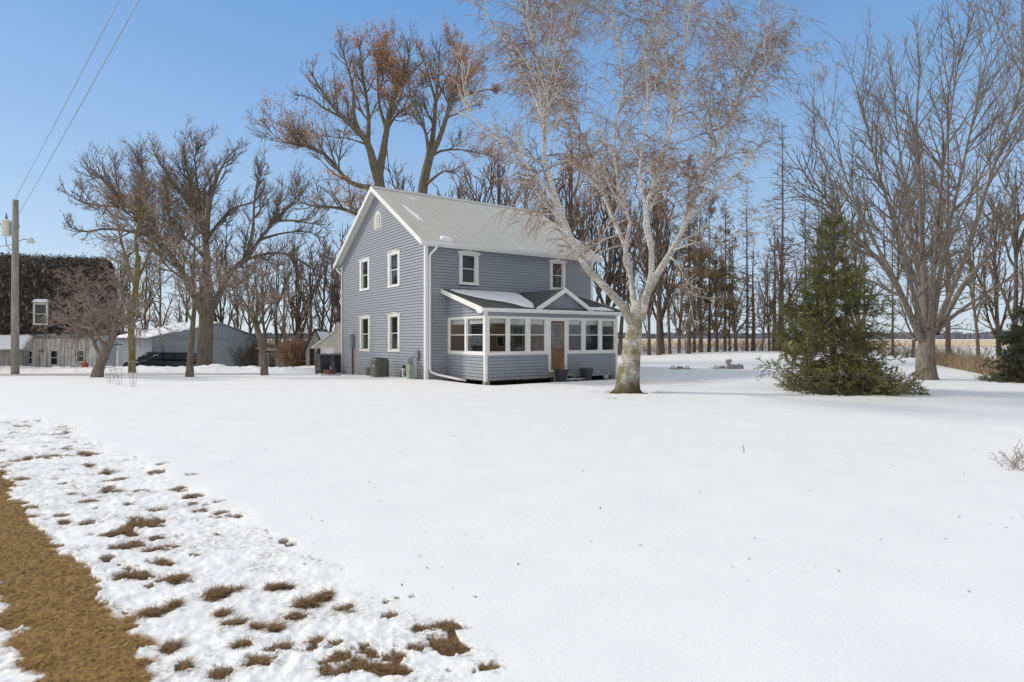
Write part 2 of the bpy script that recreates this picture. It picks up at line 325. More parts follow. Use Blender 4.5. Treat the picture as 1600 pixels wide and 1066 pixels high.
k_=np.clip(.62-m_*1.5,0,1); k_=k_*k_*(3-2*k_)
Z=zt(X,Y)+np.where(m_>-.3,H_*k_-.05*(1-k_),H_)
me=sheet('snow',X,Y,Z,None)
d_=np.clip(1+m_*.8,0,1)*.8*(m_<.9)+RZ*.6*np.clip((fbm(X*2.2,Y*5,71,4)-.5)*6,0,1)
gx=np.exp(-((Y-21.5-.15*(X-5))/1.6)**2)*ss(2,5,X)*ss(14,9,X)*.5*np.clip((fbm(X*1.0,Y*2.5,73,3)-.45)*5,0,1)  # mottled tree shade from birch to spruce, put into the snow colour
gx=gx+.5*np.exp(-((Y-22.0-.0*X)/1.0)**2)*ss(-1.5,0,X)*ss(6,3,X)*np.clip((fbm(X*2.0,Y*3.5,75,3)-.5)*5,0,1)
a=me.attributes.new('dirt_shade','FLOAT','POINT'); a.data.foreach_set('value',np.clip(d_+gx,0,1).astype(np.float32).ravel())
snow=tag(link('snow',me,M['snow'],smooth=True),kind='structure')
rs2=np.concatenate([[.05,1.],np.geomspace(1.6,16,220)[:-1],np.geomspace(16,75,60)]); th2=th[::2] if th[::2][-1]==th[-1] else np.append(th[::2],th[-1])
X2,Y2=polar(rs2,th2); m2=bare(X2,Y2); Z2=zt(X2,Y2)-.012+(.03*np.clip(m2*.8,0,1))*(Y2<16)+.02*(fbm(X2*7,Y2*7,81,3)-.5)
tag(link('ground',sheet('ground',X2,Y2,Z2,None),M['earth'],smooth=True),kind='structure')
th3=np.linspace(-180,180,361)*math.pi/180; rs3=np.concatenate([np.linspace(74,160,30),np.geomspace(165,4000,40)])
X3,Y3=polar(rs3,th3); Z3=zt(X3,Y3)+.03*(rs3[:,None]>75)
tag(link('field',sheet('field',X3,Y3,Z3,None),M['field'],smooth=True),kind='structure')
# driveway: packed dirty snow crossing behind the yard trees
u=np.linspace(0,1,200); v=np.linspace(0,1,14); xs=-13.5-46*u
yc=31.8+1.0*np.exp(-((xs+13)/4.)**2)-.9*ss(-24,-34,xs); hw=1.7*ss(-12,-20,xs)+.25
XX=np.repeat(xs[:,None],14,1); YY=yc[:,None]+hw[:,None]*(2*v[None,:]-1)
ZZ=zt(XX,YY)+snow_h(XX,YY)[0]+.012
n,k=XX.shape; ii=np.arange(n*k).reshape(n,k); ff=np.stack([ii[:-1,:-1],ii[:-1,1:],ii[1:,1:],ii[1:,:-1]],-1).reshape(-1,4)
tag(link('driveway',npmesh('driveway',np.stack([XX,YY,ZZ],-1).reshape(-1,3),ff),M['drive'],smooth=True),kind='structure')
# blades of dead grass
def blades(name,P,l,w,m,lay=.75,parent=None,up=None):
    n=len(P); a=rng.uniform(0,2*math.pi,n); el=np.abs(rng.normal(0,1,n))*(1-lay)*1.3+.06 if up is None else up
    L=l*rng.uniform(.35,1.9,n); dx=np.cos(a)*np.cos(el); dy=np.sin(a)*np.cos(el); dz=np.sin(el)
    D=np.stack([dx,dy,dz],1)*L[:,None]; S=np.stack([-np.sin(a),np.cos(a),np.zeros(n)],1)*(w*rng.uniform(.6,1.4,n))[:,None]/2
    bend=rng.normal(0,.25,(n,3))*L[:,None]*.5; bend[:,2]=np.abs(bend[:,2])*.4
    V=np.stack([P-S,P+S,P+D*.55+bend*.5+S*.8,P+D*.55+bend*.5-S*.8,P+D+bend*.2+np.array([0,0,-.1])*L[:,None]],1).reshape(-1,3)
    b_=np.arange(n)[:,None]*5; Fq=np.concatenate([b_+[0,1,2],b_+[0,2,3],b_+[3,2,4]],0)
    return link(name,npmesh(name,V,Fq),m,parent)
def sample_bare(n,y0,y1,th_=.1):
    out=[]
    while sum(len(o) for o in out)<n:
        y=y0*(y1/y0)**rng.uniform(0,1,60000); x=rng.uniform(-1.0,.15,60000)*y-.0
        mm=bare(x,y); q=mm>th_; q&=(y<17)
        out.append(np.stack([x[q],y[q],zt(x[q],y[q])+.012],1))
    return np.concatenate(out)[:n]
Pg=sample_bare(300000,2.2,14,-.2); Pg[:,2]+=.018*np.clip(bare(Pg[:,0],Pg[:,1])*.8,0,1)
qs=Pg[:,0]<np.interp(Pg[:,1],[-4,1.5,3.1,4.16,5.54,8.7,12,30],[5,-.5,-1.8,-2.67,-4.23,-7.3,-11.3,-34])+.08
tag(blades('dead_grass',Pg[qs],.05,.0024,M['grass'],lay=.88),'flattened straw-brown dead grass of the bare strip at the lower left','grass',kind='stuff')
M['tuft']=noisy('damp_dead_grass',(.085,.045,.018),(.40,.25,.11),38,.85,lo=.3,hi=.72,detail=3)
tag(blades('grass_tufts',Pg[~qs],.055,.0024,M['tuft'],lay=.84),'darker damp grass tufts poking through the melting snow beside the strip','grass',kind='stuff')
# ------------------------------------------------------------ trees
def resample(P,K):
    P=np.asarray(P,float); n=len(P)
    t=np.concatenate([[0],np.cumsum(np.linalg.norm(np.diff(P,axis=0),axis=1))]); t/=t[-1]; Q=np.concatenate([[2*P[0]-P[1]],P,[2*P[-1]-P[-2]]])
    out=[]
    for s in np.linspace(0,1,K):
        i=min(np.searchsorted(t,s,side='right')-1,n-2); f=(s-t[i])/(t[i+1]-t[i]+1e-9)
        a,b,c,d=Q[i],Q[i+1],Q[i+2],Q[i+3]
        out.append(.5*((2*b)+(-a+c)*f+(2*a-5*b+4*c-d)*f*f+(-a+3*b-3*c+d)*f**3))
    return np.array(out)
def spawn(P,R,dens,lr,ang,K=6,wob=.12,trop=(0,0,1),ts=.1,rr=.6,t0=.15,t1=1.,rmin=.003,lmax=9.,lmin=.15,tp=.55,rmax=9.,cnt=None):
    N,k,_=P.shape; L=np.linalg.norm(np.diff(P,axis=1),axis=2).sum(1)
    c=dens*L*(t1-t0); c=np.floor(c+rng.uniform(0,1,N)).astype(int); c=np.maximum(c,0)
    idx=np.repeat(np.arange(N),c); n=len(idx)
    if n==0: return np.zeros((0,K,3)),np.zeros((0,K))
    t=rng.uniform(t0,t1,n); f=t*(k-1); i=np.minimum(f.astype(int),k-2); f=f-i
    p=P[idx,i]*(1-f)[:,None]+P[idx,i+1]*f[:,None]; T=P[idx,i+1]-P[idx,i]; T/=np.linalg.norm(T,axis=1)[:,None]+1e-9
    r0=R[idx,i]*(1-f)+R[idx,i+1]*f
    q=rng.normal(0,1,(n,3)); q-=T*(q*T).sum(1)[:,None]; q/=np.linalg.norm(q,axis=1)[:,None]+1e-9
    a=np.radians(rng.uniform(ang[0],ang[1],n)); d=T*np.cos(a)[:,None]+q*np.sin(a)[:,None]
    ln=np.clip(L[idx]*lr*(1-tp*t)*rng.uniform(.6,1.25,n),lmin,lmax); st=ln/(K-1)
    O=np.zeros((n,K,3)); O[:,0]=p; tr=np.array(trop,float)
    for j in range(1,K):
        d=d+tr*ts+rng.normal(0,wob,(n,3)); d/=np.linalg.norm(d,axis=1)[:,None]; O[:,j]=O[:,j-1]+d*st[:,None]
    rb=np.clip(np.minimum(r0*rr,ln*.02+.004),rmin*1.2,rmax); s=np.linspace(0,1,K); RR=rb[:,None]*(1-s[None,:])**.8+rmin*.8
    return O,RR
def tubes(PR,S):
    Vs=[];Fs=[];off=0
    for P,R in PR:
        N,K,_=P.shape
        if N==0: continue
        T=np.gradient(P,axis=1); T/=np.linalg.norm(T,axis=2)[...,None]+1e-9
        m=np.abs(T.mean(1)); ax=np.eye(3)[m.argmin(1)][:,None,:]; A=np.cross(T,ax); A/=np.linalg.norm(A,axis=2)[...,None]+1e-9; C=np.cross(T,A)
        ph=np.arange(S)*2*math.pi/S; V=P[:,:,None,:]+R[:,:,None,None]*(A[:,:,None,:]*np.cos(ph)[None,None,:,None]+C[:,:,None,:]*np.sin(ph)[None,None,:,None])
        ix=np.arange(N*K*S).reshape(N,K,S); a=ix[:,:-1]; b=ix[:,1:]; f=np.stack([a,np.roll(a,-1,2),np.roll(b,-1,2),b],-1).reshape(-1,4)+off
        Vs.append(V.reshape(-1,3)); Fs.append(f); off+=N*K*S
    return np.concatenate(Vs),np.concatenate(Fs)
def one(pts,r0,r1,K=14,p=1.0,flare=0):
    P=resample(pts,K); s=np.linspace(0,1,K); R=r0+(r1-r0)*s**p
    if flare: R=R+r0*flare*np.exp(-s*(K-1)/1.2*2.2)
    return P[None],R[None]
def cat(L):
    K=max(p.shape[1] for p,_ in L)
    P=np.concatenate([np.array([resample(q,K) for q in p]) if p.shape[1]!=K else p for p,_ in L]); R=np.concatenate([np.array([np.interp(np.linspace(0,1,K),np.linspace(0,1,r.shape[1]),q) for q in r]) if r.shape[1]!=K else r for _,r in L]); return P,R
def leaves(tips,n,size,spread,m,parent,name='leaves',thr=.5,sd=0,sc_=.35,flat=0):
    if thr>0:
        q=(fbm(tips[:,0]*sc_+tips[:,2]*.21,tips[:,1]*sc_+tips[:,2]*sc_,sd,3))>thr; tips=tips[q]
    c=np.repeat(tips,n,0)+rng.normal(0,spread,(len(tips)*n,3)); k=len(c)
    a=rng.normal(0,1,(k,3)); a/=np.linalg.norm(a,axis=1)[:,None]; b=np.cross(a,rng.normal(0,1,(k,3))); b/=np.linalg.norm(b,axis=1)[:,None]
    s=(size*rng.uniform(.6,1.4,k))[:,None]; V=np.stack([c-a*s,c+b*s*.45,c+a*s,c-b*s*.45],1).reshape(-1,3); f=np.arange(k*4).reshape(-1,4)
    return link(name,npmesh(name,V,f),m,parent)
def finish_tree(root,trunkPR,crownPR,mt,mc,S=8,S2=3,base=None):
    o=np.array(base)
    V,f=tubes(trunkPR,S); link('trunk',npmesh('trunk',V-o,f),mt,root,smooth=True)
    V,f=tubes(crownPR,S2); link('crown',npmesh('crown',V-o,f),mc,root)
def guides(lst,d):
    """limb outlines measured in the photo, stood up in space at the tree's distance d; each point may carry a depth offset"""
    out=[]
    for pts,r0,r1 in lst:
        P,R=one([W(p[0],p[1],d+(p[2] if len(p)>2 else 0)) for p in pts],r0,r1,14); out.append((P,R*(1+.22*np.exp(-np.linspace(0,1,14)*9))[None]))
    return out
# ---- birch
d=19.2; bx,by,bz=G(981,d); base=(bx,by,bz)
root=thing('birch_tree',base,0,'large white-barked birch with drooping reddish twigs at the right end of the porch','tree')
tr=one([(bx-.02,by,bz-.05),W(981,600,d),W(984,571,d),W(990,523,d),W(994,490,d),W(997,470,d)],.40,.18,16,.9,.5)
G1=guides([([(990,510),(981,488,-.1),(947,450,-.7),(916,418,-1.3),(896,383,-1.8),(880,341,-2.1),(862,290,-2.3),(850,255,-2.4),(852,200,-2.5),(854,150,-2.5),(838,90,-2.4),(828,30,-2.2),(820,-40,-2)],.17,.02),
 ([(876,330,-2.1),(850,290,-2.6),(812,245,-3),(775,214,-3.3),(735,180,-3.5),(722,120,-3.6)],.07,.015),
 ([(852,200,-2.5),(835,150,-2.2),(805,90,-2),(775,40,-1.8),(745,5,-1.6)],.06,.012),
 ([(994,500),(988,450,.5),(986,430,.9),(972,370,1.4),(947,319,1.8),(940,278,2.0),(921,233,2.2),(895,185,2.4),(878,160,2.6),(868,110,2.8),(880,60,3),(890,0,3)],.13,.015),
 ([(986,430,.9),(975,400,.3),(985,350,.1),(972,310,-.2),(963,263,-.4),(960,200,-.6),(975,140,-.8),(968,80,-1),(960,10,-1)],.10,.014),
 ([(1003,500),(1011,455,-.4),(1020,420,-.9),(1018,390,-1.1),(1008,350,-1.3),(1012,318,-1.4),(1030,270,-1.5),(1045,215,-1.6),(1056,165,-1.7),(1053,140,-1.7),(1066,90,-1.8),(1075,30,-1.9),(1085,-30,-2)],.135,.02),
 ([(1055,155,-1.7),(1038,110,-1.2),(1020,60,-1),(1000,10,-.8)],.06,.012),
 ([(1018,390,-1.1),(1010,330,-1.9),(1000,270,-2.3),(1008,200,-2.6),(1015,130,-2.7),(1005,70,-2.7)],.085,.014),
 ([(1000,500),(1012,455,.2),(1026,430,.4),(1050,392,.6),(1069,354,.8),(1078,312,.9),(1092,285,1.0),(1105,263,1),(1122,228,1.1),(1135,200,1.1),(1150,160,1.2),(1160,135,1.2),(1180,90,1.3),(1190,40,1.4)],.165,.018),
 ([(1150,160,1.2),(1175,125,.8),(1205,100,.6),(1240,80,.5),(1262,80,.4),(1275,100,.4)],.05,.008),
 ([(1066,358,.8),(1085,330,.2),(1107,308,-.1),(1135,285,-.4),(1162,262,-.6),(1185,235,-.6)],.085,.012),
 ([(1105,263,1),(1125,248,1.4),(1150,240,1.7),(1184,233,1.9),(1198,205,2),(1205,180,2.1)],.06,.01),
 ([(1050,392,.6),(1085,380,-.4),(1120,375,-1),(1150,362,-1.3),(1180,340,-1.5)],.045,.008),
 ([(1046,400,.6),(1060,415,-.6),(1072,440,-1.2),(1078,470,-1.6),(1082,485,-1.7)],.04,.006),
 ([(1105,263,1),(1112,215,2),(1108,160,2.6),(1118,100,3),(1112,30,3.2)],.075,.012),
 ([(921,233,2.2),(900,215,1.5),(870,180,1),(820,130,.6),(790,70,.4)],.05,.01),
 ([(970,364,1.4),(945,375,1),(925,385,.7),(905,400,.5)],.03,.006),
 ([(1160,135,1.2),(1140,90,2),(1135,40,2.3),(1150,-10,2.4)],.05,.01)],d)
G1=[(P,R*.74) for P,R in G1]; L1=cat(G1)
a2=spawn(*L1,3.0,.27,(22,55),9,.10,(0,0,1),.06,.5,.22,1,.007,2.3,.7,.3,rmax=.03)
a2t=spawn(*L1,2.2,.22,(14,42),9,.10,(0,0,1),.02,.6,.62,1,.006,2.0,.7,.0,rmax=.024); a2=cat([a2,a2t])
a3=spawn(*a2,4.0,.45,(20,55),8,.10,(0,0,-1),.07,.6,.12,1,.0045,1.3,.35,.2)
a3b=spawn(*L1,3.5,.10,(30,80),7,.14,(0,0,-1),.08,.3,.25,1,.0045,.9,.3,.4,rmax=.016)
a4=spawn(*cat([a3,a3b]),7.0,.8,(15,55),6,.09,(0,0,-1),.20,.6,.12,1,.0030,.9,.25,.2)
a5=spawn(*a2,7.5,.5,(20,70),9,.06,(0,0,-1),.26,.4,.35,1,.0030,1.5,.4,.1)
print('birch',[len(x[0]) for x in (a2,a3,a3b,a4,a5)])
finish_tree(root,[tr]+G1+[a2,a3],[a3b,a4,a5],M['birch'],M['birchtwig'],9,3,base)
tips=np.concatenate([a4[0][:,-1],a4[0][:,3],a5[0][:,-1]])-np.array(base)
leaves(tips,3,.02,.06,M['birchtwig'],root,'catkins',.56,5,.5)
# ---- maple on the right
d=25.; base=G(1447,d); bx,by,bz=base
root=thing('maple_tree',base,0,'broad bare grey maple with many upswept limbs right of the green spruce','tree')
tr=one([(bx,by,bz-.05),W(1447,585,d),W(1446,560,d),W(1448,535,d),W(1450,512,d),W(1452,490,d)],.42,.2,14,1,.35)
G1=guides([([(1440,530),(1425,500,-.6),(1410,464,-1.2),(1380,415,-2),(1338,370,-3),(1300,325,-3.6),(1270,280,-4),(1252,235,-4.2)],.20,.02),
 ([(1436,525),(1418,480,.8),(1395,430,1.6),(1362,370,2.6),(1330,300,3.2),(1305,230,3.6),(1285,180,3.8)],.17,.018),
 ([(1444,520),(1428,460,-1.2),(1408,390,-2.2),(1385,310,-3),(1362,230,-3.6),(1345,150,-4)],.16,.018),
 ([(1446,520),(1438,450,1),(1425,370,2),(1412,280,2.8),(1400,190,3.4),(1395,110,3.6)],.17,.018),
 ([(1450,520),(1444,440,-.2),(1440,360,-.3),(1436,270,-.4),(1432,180,-.6),(1440,95,-.8)],.22,.02),
 ([(1454,520),(1458,440,-1.6),(1465,350,-2.8),(1475,250,-3.6),(1488,160,-4.2),(1500,80,-4.6)],.17,.018),
 ([(1455,520),(1466,450,1.2),(1480,370,2.2),(1500,280,3),(1522,180,3.6),(1545,80,4),(1560,45,4)],.18,.018),
 ([(1458,520),(1480,470,-1),(1505,410,-1.8),(1530,330,-2.4),(1560,240,-3),(1590,150,-3.4),(1610,60,-3.6)],.17,.018),
 ([(1462,520),(1485,480,.4),(1515,432,.8),(1560,386,1.2),(1605,330,1.6),(1650,260,2),(1690,190,2.2)],.19,.018),
 ([(1465,515),(1495,490,-1.2),(1535,462,-2.2),(1585,430,-3.2),(1640,400,-4),(1700,350,-4.6)],.13,.014),
 ([(1445,515),(1430,440,2.4),(1400,350,4),(1380,260,5),(1365,190,5.4)],.13,.014),
 ([(1452,515),(1470,420,3),(1510,320,4.6),(1560,220,5.6),(1600,140,6)],.14,.014),
 ([(1432,532),(1400,512,1.2),(1370,505,2),(1330,500,2.6)],.07,.012)],d)
G1=[(P,R*.62) for P,R in G1]
L1=cat(G1)
a2=spawn(*L1,1.5,.34,(18,46),9,.07,(0,0,1),.06,.5,.15,1,.008,3.6,.8,.3,rmax=.04)
a2t=spawn(*L1,1.8,.24,(12,36),8,.07,(0,0,1),.08,.6,.6,1,.008,2.4,.8,0,rmax=.03); a2=cat([a2,a2t])
a3=spawn(*a2,2.3,.48,(22,50),7,.09,(0,0,1),.05,.6,.15,1,.006,1.8,.35,.5)
a4=spawn(*cat([a3,a2]),3.4,.5,(25,52),5,.1,(0,0,1),.04,.6,.2,1,.004,.8,.2,.4)
print('maple',[len(x[0]) for x in (a2,a3,a4)])
finish_tree(root,[tr]+G1+[a2],[a3,a4],M['barkmaple'],M['twigmaple'],8,3,base)
# ---- tall leafy trees behind the house
def rooted(pts,r0,r1,K=14,fl=.3): return one(pts,r0,r1,K,1,fl)
d=44.; bx,by,bz=G(596,d); base=(bx,by,bz)
root=thing('oak_tree',base,0,'tall oak holding orange-brown dead leaves, rising behind the roof peak of the house','tree')
tr=rooted([(bx,by,bz-.1),W(596,500,d),W(596,400,d),W(597,330,d),W(591,271,d),W(590,255,d)],.66,.34,16)
G1=guides([([(591,275),(598,240,.4),(604,204,.8),(610,169,1.2),(622,135,1.5),(636,108,1.8),(640,70,2)],.36,.04),
 ([(591,278),(582,250,-.4),(574,223,-.8),(555,200,-1.4),(537,185,-2),(515,160,-2.6),(498,135,-3),(485,110,-3.2)],.38,.03),
 ([(574,223,-.8),(576,195,0),(575,172,.4),(568,120,.8),(562,70,1)],.22,.03),
 ([(562,208,-1),(553,179,-2),(552,140,-2.6),(540,95,-3),(530,62,-3.2)],.18,.03),
 ([(537,185,-2),(505,168,-1.4),(478,150,-1),(460,150,-.8)],.12,.02),
 ([(592,298),(579,293,.2),(547,285,1),(512,246,1.8),(490,232,2.2),(464,226,2.6),(435,218,3),(419,200,3.2)],.24,.02),
 ([(570,225,-.8),(545,217,-2),(520,214,-2.8),(502,212,-3.2)],.08,.015),
 ([(600,350),(570,340,-1.6),(540,328,-3),(518,324,-4),(490,322,-4.8),(464,312,-5.2),(450,290,-5.4)],.22,.02),
 ([(604,204,.8),(620,180,2.6),(640,165,3.6),(655,130,4)],.12,.02),
 ([(604,204,.8),(592,160,2),(590,110,3),(596,60,3.4)],.16,.02),
 ([(498,290,1.2),(522,312,.6),(512,330,.4),(500,345,.4)],.05,.01)],d)
def oak_crown(root,G1,tr,base,mt,mc,leafthr,sd,dens=1.,lmax2=3.4,leafn=4,lm=None,extra=0):
    G1=[(P,R*.84) for P,R in G1]
    L1=cat(G1)
    a2=spawn(*L1,.95*dens,.48,(28,56),10,.075,(0,0,1),.10,.45,.2,1,.013,lmax2*1.15,.9,.68,rmax=.075)
    a2t=spawn(*L1,1.7*dens,.17,(18,50),8,.07,(0,0,1),.08,.6,.6,1,.011,lmax2*.5,.6,.2,rmax=.05)
    a2=cat([a2,a2t])
    a3=spawn(*a2,2.2*dens,.48,(25,52),6,.08,(0,0,1),.09,.6,.15,1,.0075,1.6,.4,.2)
    a3b=spawn(*L1,.8*dens,.14,(30,70),6,.16,(0,0,1),.10,.4,.3,1,.009,1.3,.4,.3,rmax=.04)
    a4=spawn(*cat([a3,a3b]),4.0*dens,.6,(20,50),5,.09,(0,0,1),.08,.6,.2,1,.0055,.8,.25,.2)
    finish_tree(root,[tr]+G1+[a2],[a3,a3b,a4],mt,mc,8,3,base)
    if leafthr:
        tips=np.concatenate([a4[0][:,-1],a3[0][:,-1],a4[0][:,2]])-np.array(base)
        leaves(tips,leafn,.07,.15,lm or M['leaf'],root,'leaves',leafthr,sd,.5)
    print(root.name,len(a2[0]),len(a3[0]),len(a4[0]))
oak_crown(root,G1,tr,base,M['bark'],M['twig'],.50,91,1.6,leafn=3)
d=46.; bx,by,bz=G(655,d); base=(bx,by,bz)
root=thing('oak_tree',base,0,'second tall oak with russet dead leaves behind the roof, beside the birch crown','tree')
tr=rooted([(bx,by,bz-.1),W(655,500,d),W(656,400,d),W(660,300,d),W(671,246,d),W(675,225,d)],.62,.30,16)
G1=guides([([(671,250),(668,225,-.4),(665,207,-.8),(655,180,-1.4),(642,150,-2),(635,120,-2.4)],.18,.02),
 ([(665,207,-.8),(650,185,.4),(632,178,1.4),(615,180,2)],.07,.015),
 ([(671,246),(677,207,.4),(681,159,.8),(685,120,1),(687,80,1.2)],.28,.03),
 ([(671,246),(684,222,-.4),(693,198,-.8),(700,175,-1.2),(706,159,-1.4),(725,130,-2),(751,96,-2.6)],.28,.03),
 ([(706,159,-1.4),(740,145,-.4),(775,140,.4),(800,150,1)],.11,.015),
 ([(665,290),(671,284,-.6),(693,268,-1.6),(712,272,-2.4),(725,284,-3)],.16,.015),
 ([(672,246),(690,236,1.2),(719,234,2.4),(748,239,3.4),(775,245,4)],.13,.015),
 ([(681,159,.8),(670,120,2.2),(660,90,3),(655,70,3.2)],.13,.02),
 ([(700,175,-1.2),(712,130,-3),(720,95,-4),(732,70,-4.4)],.14,.02),
 ([(681,159,.8),(700,120,3),(715,85,4),(705,60,4.4)],.13,.02)],d)
oak_crown(root,G1,tr,base,M['bark'],M['twig'],.46,97,1.6,leafn=3)
# ---- huge spreading tree on the left
d=42.; bx,by,bz=G(321,d); base=(bx,by,bz)
root=thing('spreading_tree',base,0,'huge bare wide-crowned tree with a thick trunk in front of the grey metal shed','tree')
tr=rooted([(bx,by,bz-.1),W(320,560,d),W(322,520,d),W(322,480,d),W(321,430,d)],.55,.42,14,.25)
G1=guides([([(321,440),(323,400,.4),(320,370,.6),(312,340,.8),(300,300,1),(292,265,1.2),(285,235,1.2)],.34,.03),
 ([(322,375,.5),(326,330,-.4),(335,290,-1),(350,255,-1.4),(370,230,-1.6)],.24,.03),
 ([(320,370,.6),(314,325,2),(308,285,2.6),(305,245,3),(312,222,3)],.18,.02),
 ([(318,490),(300,455,-.8),(285,425,-1.6),(268,400,-2.2),(240,370,-3),(215,340,-3.6),(190,310,-4),(165,285,-4.2),(140,262,-4.4)],.32,.03),
 ([(285,425,-1.6),(262,395,.4),(245,360,1.2),(235,320,2),(225,280,2.4),(222,255,2.6)],.18,.025),
 ([(240,370,-3),(205,362,-4.4),(165,358,-5),(130,362,-5.4),(100,352,-5.8)],.15,.02),
 ([(200,322,-3.8),(165,322,-2.4),(130,316,-1.6),(102,300,-1.2)],.13,.02),
 ([(326,490),(345,455,.8),(360,425,1.4),(385,405,2),(405,375,2.6),(430,345,3),(455,320,3.4),(470,300,3.6)],.32,.03),
 ([(385,405,2),(395,360,.8),(397,320,.4),(402,285,.2),(415,255,0)],.18,.02),
 ([(430,345,3),(460,345,1.6),(490,350,.8),(515,352,.4)],.13,.02),
 ([(372,412,1.6),(410,398,3.4),(450,398,4.6),(490,420,5.4),(520,432,6)],.14,.02),
 ([(405,375,2.6),(440,365,4),(475,362,5),(505,372,5.6)],.12,.02),
 ([(322,375,.5),(345,345,2),(365,325,3),(392,318,3.6),(410,300,4)],.15,.02),
 ([(318,400,.4),(298,380,2.2),(270,352,3.6),(262,320,4.2),(255,285,4.4)],.16,.02),
 ([(312,340,.8),(295,320,-1),(270,285,-2),(250,255,-2.6),(240,240,-2.8)],.16,.02),
 ([(344,455,.8),(365,440,-1.4),(385,432,-2.6),(400,440,-3)],.08,.015)],d)
oak_crown(root,G1,tr,base,M['bark'],M['twig'],.70,101,1.95,3.7,1)
# ---- generic guided small trees
def small_tree(name,px,d,trunk,limbs,label,catg,mt,mc,dens=1.,droop=0.,lmax=1.6,rt=.12,re=.05,fl=.3,S=7,tw=.0055,ang=(30,70),lv=3,leafthr=None,group=None):
    bx,by,bz=G(px,d); base=(bx,by,bz); root=thing(name,base,0,label,catg,group)
    tr=one([(bx,by,bz-.08)]+[W(p[0],p[1],d+(p[2] if len(p)>2 else 0)) for p in trunk],rt,re,12,1,fl)
    Gl=guides(limbs,d) if limbs else []; L1=cat(Gl+([tr] if not limbs else []))
    t0=.2 if limbs else .35
    a2=spawn(*L1,3.0*dens,.36,ang,7,.17,(0,0,1),.05,.6,t0,1,tw*1.3,lmax,.4,.4,rmax=.05)
    a3=spawn(*a2,4.5*dens,.6,(30,75),6,.17,(0,0,1),.04-droop,.6,.1,1,tw,1.1,.25,.3)
    a4=spawn(*a3,6.*dens,.6,(30,75),4,.16,(0,0,1),.02-droop,.7,.15,1,tw*.8,.6,.15,.3) if lv>2 else a3
    finish_tree(root,[tr]+Gl+[a2],[a3,a4],mt,mc,S,3,base)
    if leafthr: leaves(np.concatenate([a4[0][:,-1],a3[0][:,-1]])-np.array(base),3,.07,.12,M['leaf'],root,'leaves',leafthr,int(px),.25)
    return root
small_tree('apple_tree',151,27.5,[(153,580),(160,560),(172,535),(178,520)],
 [([(170,545),(155,530,-.4),(148,515,-.8),(130,495,-1.2),(105,480,-1.6)],.10,.015),([(166,560),(152,548,.5),(142,520,1),(136,500,1.4),(132,470,1.8),(128,430,2)],.09,.015),
  ([(178,522),(192,500,.4),(210,480,.8),(235,470,1.2),(255,475,1.4)],.10,.015),([(177,525),(180,495,-.6),(170,470,-1),(150,455,-1.4),(125,455,-1.8)],.09,.012),
  ([(180,515),(200,505,-1),(228,500,-1.8),(250,505,-2.2)],.07,.012),([(178,520),(188,480,1.2),(195,450,1.8),(205,425,2.2)],.08,.012),([(150,515,-.8),(125,510,0),(95,500,.6),(80,485,1)],.06,.01)],
 'old leaning apple tree with a tangled low pinkish crown in front of the barn','tree',M['barkapple'],M['twigpink'],1.55,0,1.7,.26,.13,.25,tw=.005,ang=(35,85))
small_tree('yard_tree',206,34.,[(206,550),(205,500),(212,450),(216,400)],[([(216,410),(212,370,-.5),(222,330,-1),(225,290,-1.2)],.10,.015),([(212,450),(196,400,.6),(186,360,1),(178,320,1.2)],.10,.015),([(213,440),(232,400,1),(245,360,1.4),(250,320,1.6)],.09,.012),([(208,480),(190,450,-1),(170,430,-1.6)],.06,.01),([(209,470),(230,450,-1),(250,440,-1.6)],.06,.01)],
 'slender tree with a mossy yellow-green trunk beside the parked van','tree',M['barkmoss'],M['twigpink'],1.25,0,1.9,.19,.14,.1)
small_tree('yard_tree',296,28.,[(297,560),(300,520),(304,470),(302,430),(304,390),(303,350)],None,'thin young tree with a dark straight stem just in front of the thick grey trunk','tree',M['bark'],M['twigpink'],1.4,0,2.2,.16,.02,.35,ang=(30,65))
small_tree('yard_tree',413,30.5,[(412,560),(408,535),(402,515),(398,495)],[([(405,525),(392,495,-.4),(380,470,-.8),(362,450,-1.2),(345,440,-1.5)],.07,.012),([(400,500),(402,465,.4),(398,430,.8),(400,395,1)],.08,.012),([(402,510),(420,480,1),(440,462,1.6),(462,455,2)],.07,.01),([(399,498),(385,450,1.4),(370,420,1.8)],.06,.01),([(400,500),(418,450,-1),(430,420,-1.6)],.06,.01)],
 'squat knobbly tree with a swollen stub trunk by the corner of the grey shed','tree',M['bark'],M['twigpink'],1.5,0,1.7,.20,.13,.1,ang=(30,75))
# ---- woodland prototypes
def proto_decid(seed,h,spread,mt,mc,dens=1.,leaf=None,nl=7,tw=.014,lean=.0,r0=.20):
    global rng; keep=rng; rng=np.random.default_rng(seed)
    root=thing('bare_tree'); tp=np.array([(0,0,-.2),(lean*.3*h,0,h*.22),(lean*.6*h+.1,.1,h*.45),(lean*h*.9,0,h*.72),(lean*h*1.1,.1,h)])
    tr=one(tp,r0,.03,12,1,.3)
    a1=spawn(*tr,nl/h*2.2,.5*spread,(20,45),9,.09,(0,0,1),.12,.65,.14,.92,.02,h*.6,h*.16,.5,rmax=r0*.6)
    a2=spawn(*cat([a1]),1.8*dens,.42,(25,55),7,.13,(0,0,1),.12,.6,.2,1,tw*1.2,h*.22,.8,.4,rmax=.06)
    a3=spawn(*a2,3.0*dens,.5,(25,55),5,.14,(0,0,1),.1,.6,.15,1,tw,1.6,.4,.3)
    finish_tree(root,[tr,a1],[a2,a3],mt,mc,6,3,(0,0,0))
    if leaf: leaves(a3[0][:,-1],3,.09,.15,M['leaf'],root,'leaves',leaf,seed,.3)
    rng=keep; return root
